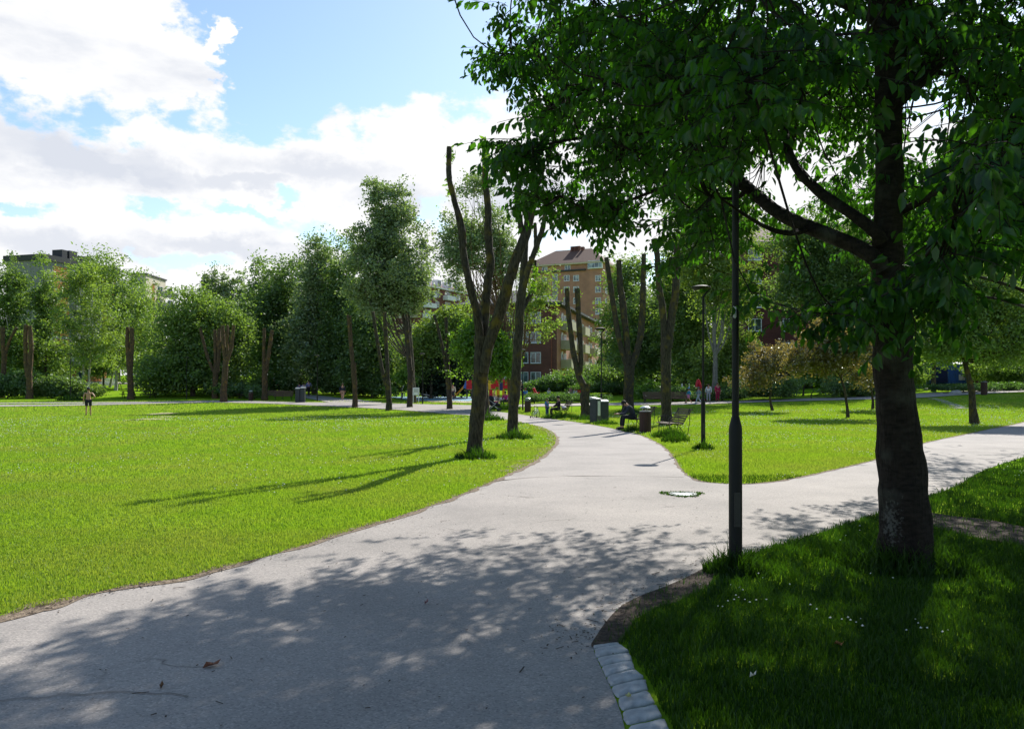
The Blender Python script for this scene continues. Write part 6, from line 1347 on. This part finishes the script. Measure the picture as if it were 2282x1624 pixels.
def in_view(C, rng, sil=SIL, center=(3.5,7.3)):
    """keep twigs that agree with the outline; outside the frame anything goes"""
    Y = np.maximum(C[:,1], .3); u = CX+F*C[:,0]/Y; v = HY-F*(C[:,2]-EYE)/Y
    off = (C[:,1] < .5) | ((v < -40) & ((u > 1170) | (v < -190))) | ((u > 2310) & ((v < 600) | (u > 2480))) | (u < -30)
    aw = C[:,:2]-np.array(center); aw /= np.linalg.norm(aw, axis=1, keepdims=True)
    T_ = C.copy(); T_[:,:2] += aw*.42; T_[:,2] -= .12; Yt = np.maximum(T_[:,1], .3)
    P = np.stack([u, v], 1); P2_ = np.stack([CX+F*T_[:,0]/Yt, HY-F*(T_[:,2]-EYE)/Yt+8], 1); ok = inpoly(P, sil) & inpoly(P2_, sil); pr = rng.random(len(C)); Pm = (P+P2_)/2
    for (x, y, rx, ry, s) in HOLES:
        gx = rx+F*.12/Y; gy = ry+F*.10/Y
        ok &= ~((((Pm[:,0]-x)/gx)**2+((Pm[:,1]-y)/gy)**2 < 1) & (pr < s))
    # leave the sight line to the open lawn clear right around the lens
    near = (np.linalg.norm(C-np.array([0,0,EYE]), axis=1) < 3.5) & (v > -200)
    return (off | ok) & ~near
def crown_near(n, ells, center, rng, shade=True, gapn=.01, keep=None):
    E_ = np.array(ells, float); vol = E_[:,3]*E_[:,4]*E_[:,5]; k = rng.choice(len(E_), n, p=vol/vol.sum())
    d = unit(n, rng); r = rng.random(n)**.42; C = E_[k,:3]+d*E_[k,3:6]*r[:,None]
    # gather twigs into sprays
    nz = np.array([mn.noise(Vector((p[0]*1.25, p[1]*1.25, p[2]*1.9)))+.5*mn.noise(Vector((p[0]*3, p[1]*3, p[2]*4))) for p in C]); C = C[nz > gapn]
    C = C[in_view(C, rng, center=center)]
    if shade:
        s = 1/math.tan(SUN_EL); sx = C[:,0]-C[:,2]*s*math.sin(SUN_AZ); sy = C[:,1]-C[:,2]*s*math.cos(SUN_AZ)
        C = C[(sy < shadeY(sx)) | (rng.random(len(C)) < .02)]
    return C
rng = np.random.default_rng(CH_SEED)
def at3(x, y, d): return ((x-CX)/F*d, d, zh(y, d))
tb = at(2019, 1262); D0 = tb.y
tk = [at3(2021,1275,D0),at3(2019,1235,D0),at3(2016,1170,D0),at3(2012,1090,D0),at3(2006,1003,D0),at3(1993,872,D0),at3(1987,748,D0),at3(1983,640,D0),at3(1978,576,D0),at3(1980,480,D0),at3(1982,370,D0+.05),at3(1979,206,D0+.1),at3(1974,20,D0+.15),at3(1968,-200,D0+.2),at3(1975,-480,D0+.2),at3(1990,-800,D0+.1)]
tw = [74,58,53,50,47.5,41,41,37,33,30,28.5,28,28,24,17,8]
S = smoothline([(*p, w*D0/F) for p, w in zip(tk, tw)], 4)
trunk = ([tuple(s[:3]) for s in S], [s[3] for s in S])
def LM(L): return ([at3(x,y,d) for x,y,w,d in L], [w*d/F/2 for x,y,w,d in L])
limbs = [LM([(1965,600,40,7.0),(1945,572,36,7.0),(1883,539,33,7.2),(1801,506,31,7.5),(1739,477,29,7.8),(1677,428,26,8.2),(1620,370,24,8.7),(1592,300,21,9.1),(1572,230,18,9.5),(1558,150,14,9.9),(1540,60,9,10.3)]),
         LM([(1965,540,32,7.0),(1950,517,28,7.0),(1904,481,25,7.2),(1832,432,23,7.6),(1782,383,21,8.0),(1755,329,18,8.4),(1749,280,15,8.8),(1730,200,12,9.1),(1700,110,9,9.5)]),
         LM([(1982,130,26,7.1),(2040,80,20,7.3),(2120,20,16,7.6),(2230,-60,12,8.0),(2350,-120,8,8.5)]),
         LM([(1990,200,18,7.0),(2030,165,13,7.0),(2101,123,10,7.1),(2190,140,8,7.3),(2290,155,6,7.6)]),
         LM([(1985,240,16,7.1),(2050,170,12,7.4),(2109,165,10,7.8),(2200,195,8,8.3),(2290,232,6,8.8)]),
         LM([(1975,70,26,7.1),(1940,42,18,7.1),(1880,14,13,6.8),(1780,-30,10,6.4),(1650,-90,7,6.0)]),
         LM([(1620,370,14,8.7),(1560,385,11,9.0),(1500,410,9,9.4),(1420,440,7,9.8),(1340,470,5,10.2)]),
         LM([(1592,300,13,9.1),(1500,290,11,9.3),(1400,300,9,9.5),(1280,310,7,9.7),(1180,330,5,9.9)]),
         LM([(1572,230,12,9.5),(1460,190,10,9.6),(1340,160,8,9.7),(1220,130,6,9.8),(1120,120,4,9.9)]),
         ([(3.48,7.1,4.6),(3.1,6.2,5.2),(2.5,5.0,5.7),(1.9,3.8,6.0),(1.4,2.4,6.2)],[.08,.06,.05,.035,.02]),
         ([(3.48,7.1,5.2),(4.3,6.2,5.7),(5.3,5.2,6.1),(6.3,4.3,6.3)],[.07,.05,.04,.02]),
         ([(3.48,7.1,4.2),(4.4,7.9,5.0),(5.4,9.0,5.6),(6.6,10.0,6.0)],[.07,.055,.04,.02]),
         ([(3.48,7.1,6.2),(3.0,8.4,7.0),(2.4,9.8,7.6),(1.9,11.2,8.0)],[.07,.05,.035,.02]),
         LM([(1975,640,12,7.0),(1940,650,9,6.7),(1900,670,7,6.4),(1870,690,5,6.2)]),
         ([(3.5,7.1,3.2),(3.7,6.4,3.3),(4.0,5.6,3.2),(4.3,4.9,3.0)],[.035,.028,.02,.012])]
C = crown_near(int(16500*LEAF_K), [(6.3,13.4,5.3,2.6,2.8,1.5),(1.9,11.9,5.0,2.4,2.0,1.4),(.7,11.4,6.2,2.2,2.0,1.5),(3.6,12.4,4.8,2.2,2.0,1.3),(3.4,8.0,6.2,5.2,5.2,3.0),(1.7,9.3,5.6,3.4,3.4,2.4),(.9,9.6,6.4,3.0,2.6,1.6),(3.4,7.5,8.2,3.6,3.6,2.4),(5.2,8.0,4.8,2.6,3.0,2.2),(2.6,10.2,4.6,2.4,2.4,1.5)], (3.5,7.3), rng)
# low hanging sprays of big leaves round the trunk and at the right edge
def spray(x, y, d, rx, ry, n, dd=.35):
    a = rng.uniform(0,2*PI,n); q = np.sqrt(rng.random(n)); D_ = d+rng.normal(0,dd,n)
    return np.stack([(x+np.cos(a)*q*rx-CX)/F*D_, D_, EYE+(HY-(y+np.sin(a)*q*ry))/F*D_], 1)
SP = [(1880,665,6.5,70,42,48),(1800,690,6.6,46,30,34),(1945,690,6.5,26,30,12),(2050,650,6.3,40,50,40),(2120,550,5.2,90,70,38),(2230,460,4.8,80,110,42),(2200,330,4.4,90,90,50),(2160,560,5.4,60,40,34),
      (1680,200,5.2,90,90,50),(1600,330,6.4,70,60,36),(1660,360,5.0,46,44,26),(1500,120,6.5,90,90,60),(1800,120,5.4,100,90,60),(1160,335,9.6,44,34,40),(1225,350,9.6,40,30,30),(1195,438,9.8,46,12,18),(1260,432,9.8,50,16,26),(1340,450,9.9,60,24,44),(1370,478,9.9,50,14,20),(1140,128,9.7,36,16,30),(1200,150,9.7,40,24,26),(1240,225,9.7,40,20,20),(1125,20,9.2,22,16,6),(1560,590,8.2,60,26,26),(1650,560,7.8,60,50,44),(1700,650,7.4,30,40,14),(1600,480,8.2,60,50,44),(1520,520,9,34,40,22),(1560,540,8.6,70,60,50),(1720,590,7.6,50,40,30)]
SPC = np.concatenate([spray(*s) for s in SP]); uv = px(SPC); k_ = np.ones(len(SPC), bool)
for (x, y, rx, ry, s_) in HOLES:
    g_ = F*.12/SPC[:,1]; k_ &= ~((((uv[:,0]-x)/(rx+g_))**2+((uv[:,1]-y)/(ry+g_))**2 < 1) & (rng.random(len(SPC)) < s_))
C = np.concatenate([C, SPC[k_]])
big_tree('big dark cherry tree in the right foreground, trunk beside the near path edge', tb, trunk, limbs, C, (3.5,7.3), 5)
# its two neighbours, trunks just outside the right edge, crowns reaching in and shading the path
def neighbour(label, bx, by, h, ells, n, seed, th=.2):
    r_ = np.random.default_rng(seed); b = Vector((bx, by, g1(bx,by)))
    tr = ([(bx,by,b.z-.05),(bx,by,b.z+.4),(bx+.05,by,b.z+2),(bx-.05,by+.1,b.z+3.5),(bx,by,b.z+h*.7),(bx,by,b.z+h*.9)],[th*1.3,th,th*.85,th*.75,th*.45,.03])
    L = []
    for k in range(7):
        a = 2*PI*k/7+r_.normal()*.2; z0 = b.z+2.2+.35*k; L.append(([(bx,by,z0),(bx+math.cos(a)*1.2,by+math.sin(a)*1.2,z0+.7),(bx+math.cos(a)*2.4,by+math.sin(a)*2.4,z0+1.2),(bx+math.cos(a)*3.6,by+math.sin(a)*3.6,z0+1.5)],[.07,.05,.035,.015]))
    C = crown_near(n, ells, (bx,by), r_, shade=False)
    s = 1/math.tan(SUN_EL); sx = C[:,0]-C[:,2]*s*math.sin(SUN_AZ); sy = C[:,1]-C[:,2]*s*math.cos(SUN_AZ)
    u = CX+F*sx/np.maximum(sy,.5); v = HY+F*EYE/np.maximum(sy,.5)
    lit = ((u < 1700)&(sy > 8.6)) | ((u < 2060+30*np.sin(sy*2.3))&(v < 1098)) | ((v < 1010+(u-2060)*.02) & (u < 2200) & (v > 940))
    C = C[~(lit & (r_.random(len(C)) < .95))]
    return big_tree(label, b, tr, L, C, (bx,by), seed, name='cherry_tree')
neighbour('cherry tree whose trunk is hidden past the right edge, nearer of the two', 9.0, 10.3, 8, [(9.0,10.3,5.6,4.3,4.3,2.5),(7.2,10.8,5.0,2.8,3,1.9),(8.6,9.5,7.0,3,3,2),(8.6,13.6,5.2,3.6,3.2,1.9),(11.5,15.5,5.2,3.6,3.2,1.9)], int(10000*LEAF_K), 15)
neighbour('cherry tree past the right edge beside the right-hand path, farther of the two', 14.6, 19.8, 8, [(14.4,19.8,5.4,4.6,4.6,2.7),(13,21.6,4.6,3.6,3.8,1.9),(14,19,7,3,3,2),(17,26,5,4,5,2.2)], int(9500*LEAF_K), 16)

# unseen tree added behind the right shoulder of the camera to darken the foreground
neighbour('unseen cherry tree added behind the camera to darken the shade, out of frame on the right', 7.2, 1.0, 8, [(7.2,1.4,5.8,4.6,4.6,2.6),(5.4,0.0,5.4,3,3,2)], int(3600*LEAF_K), 17)
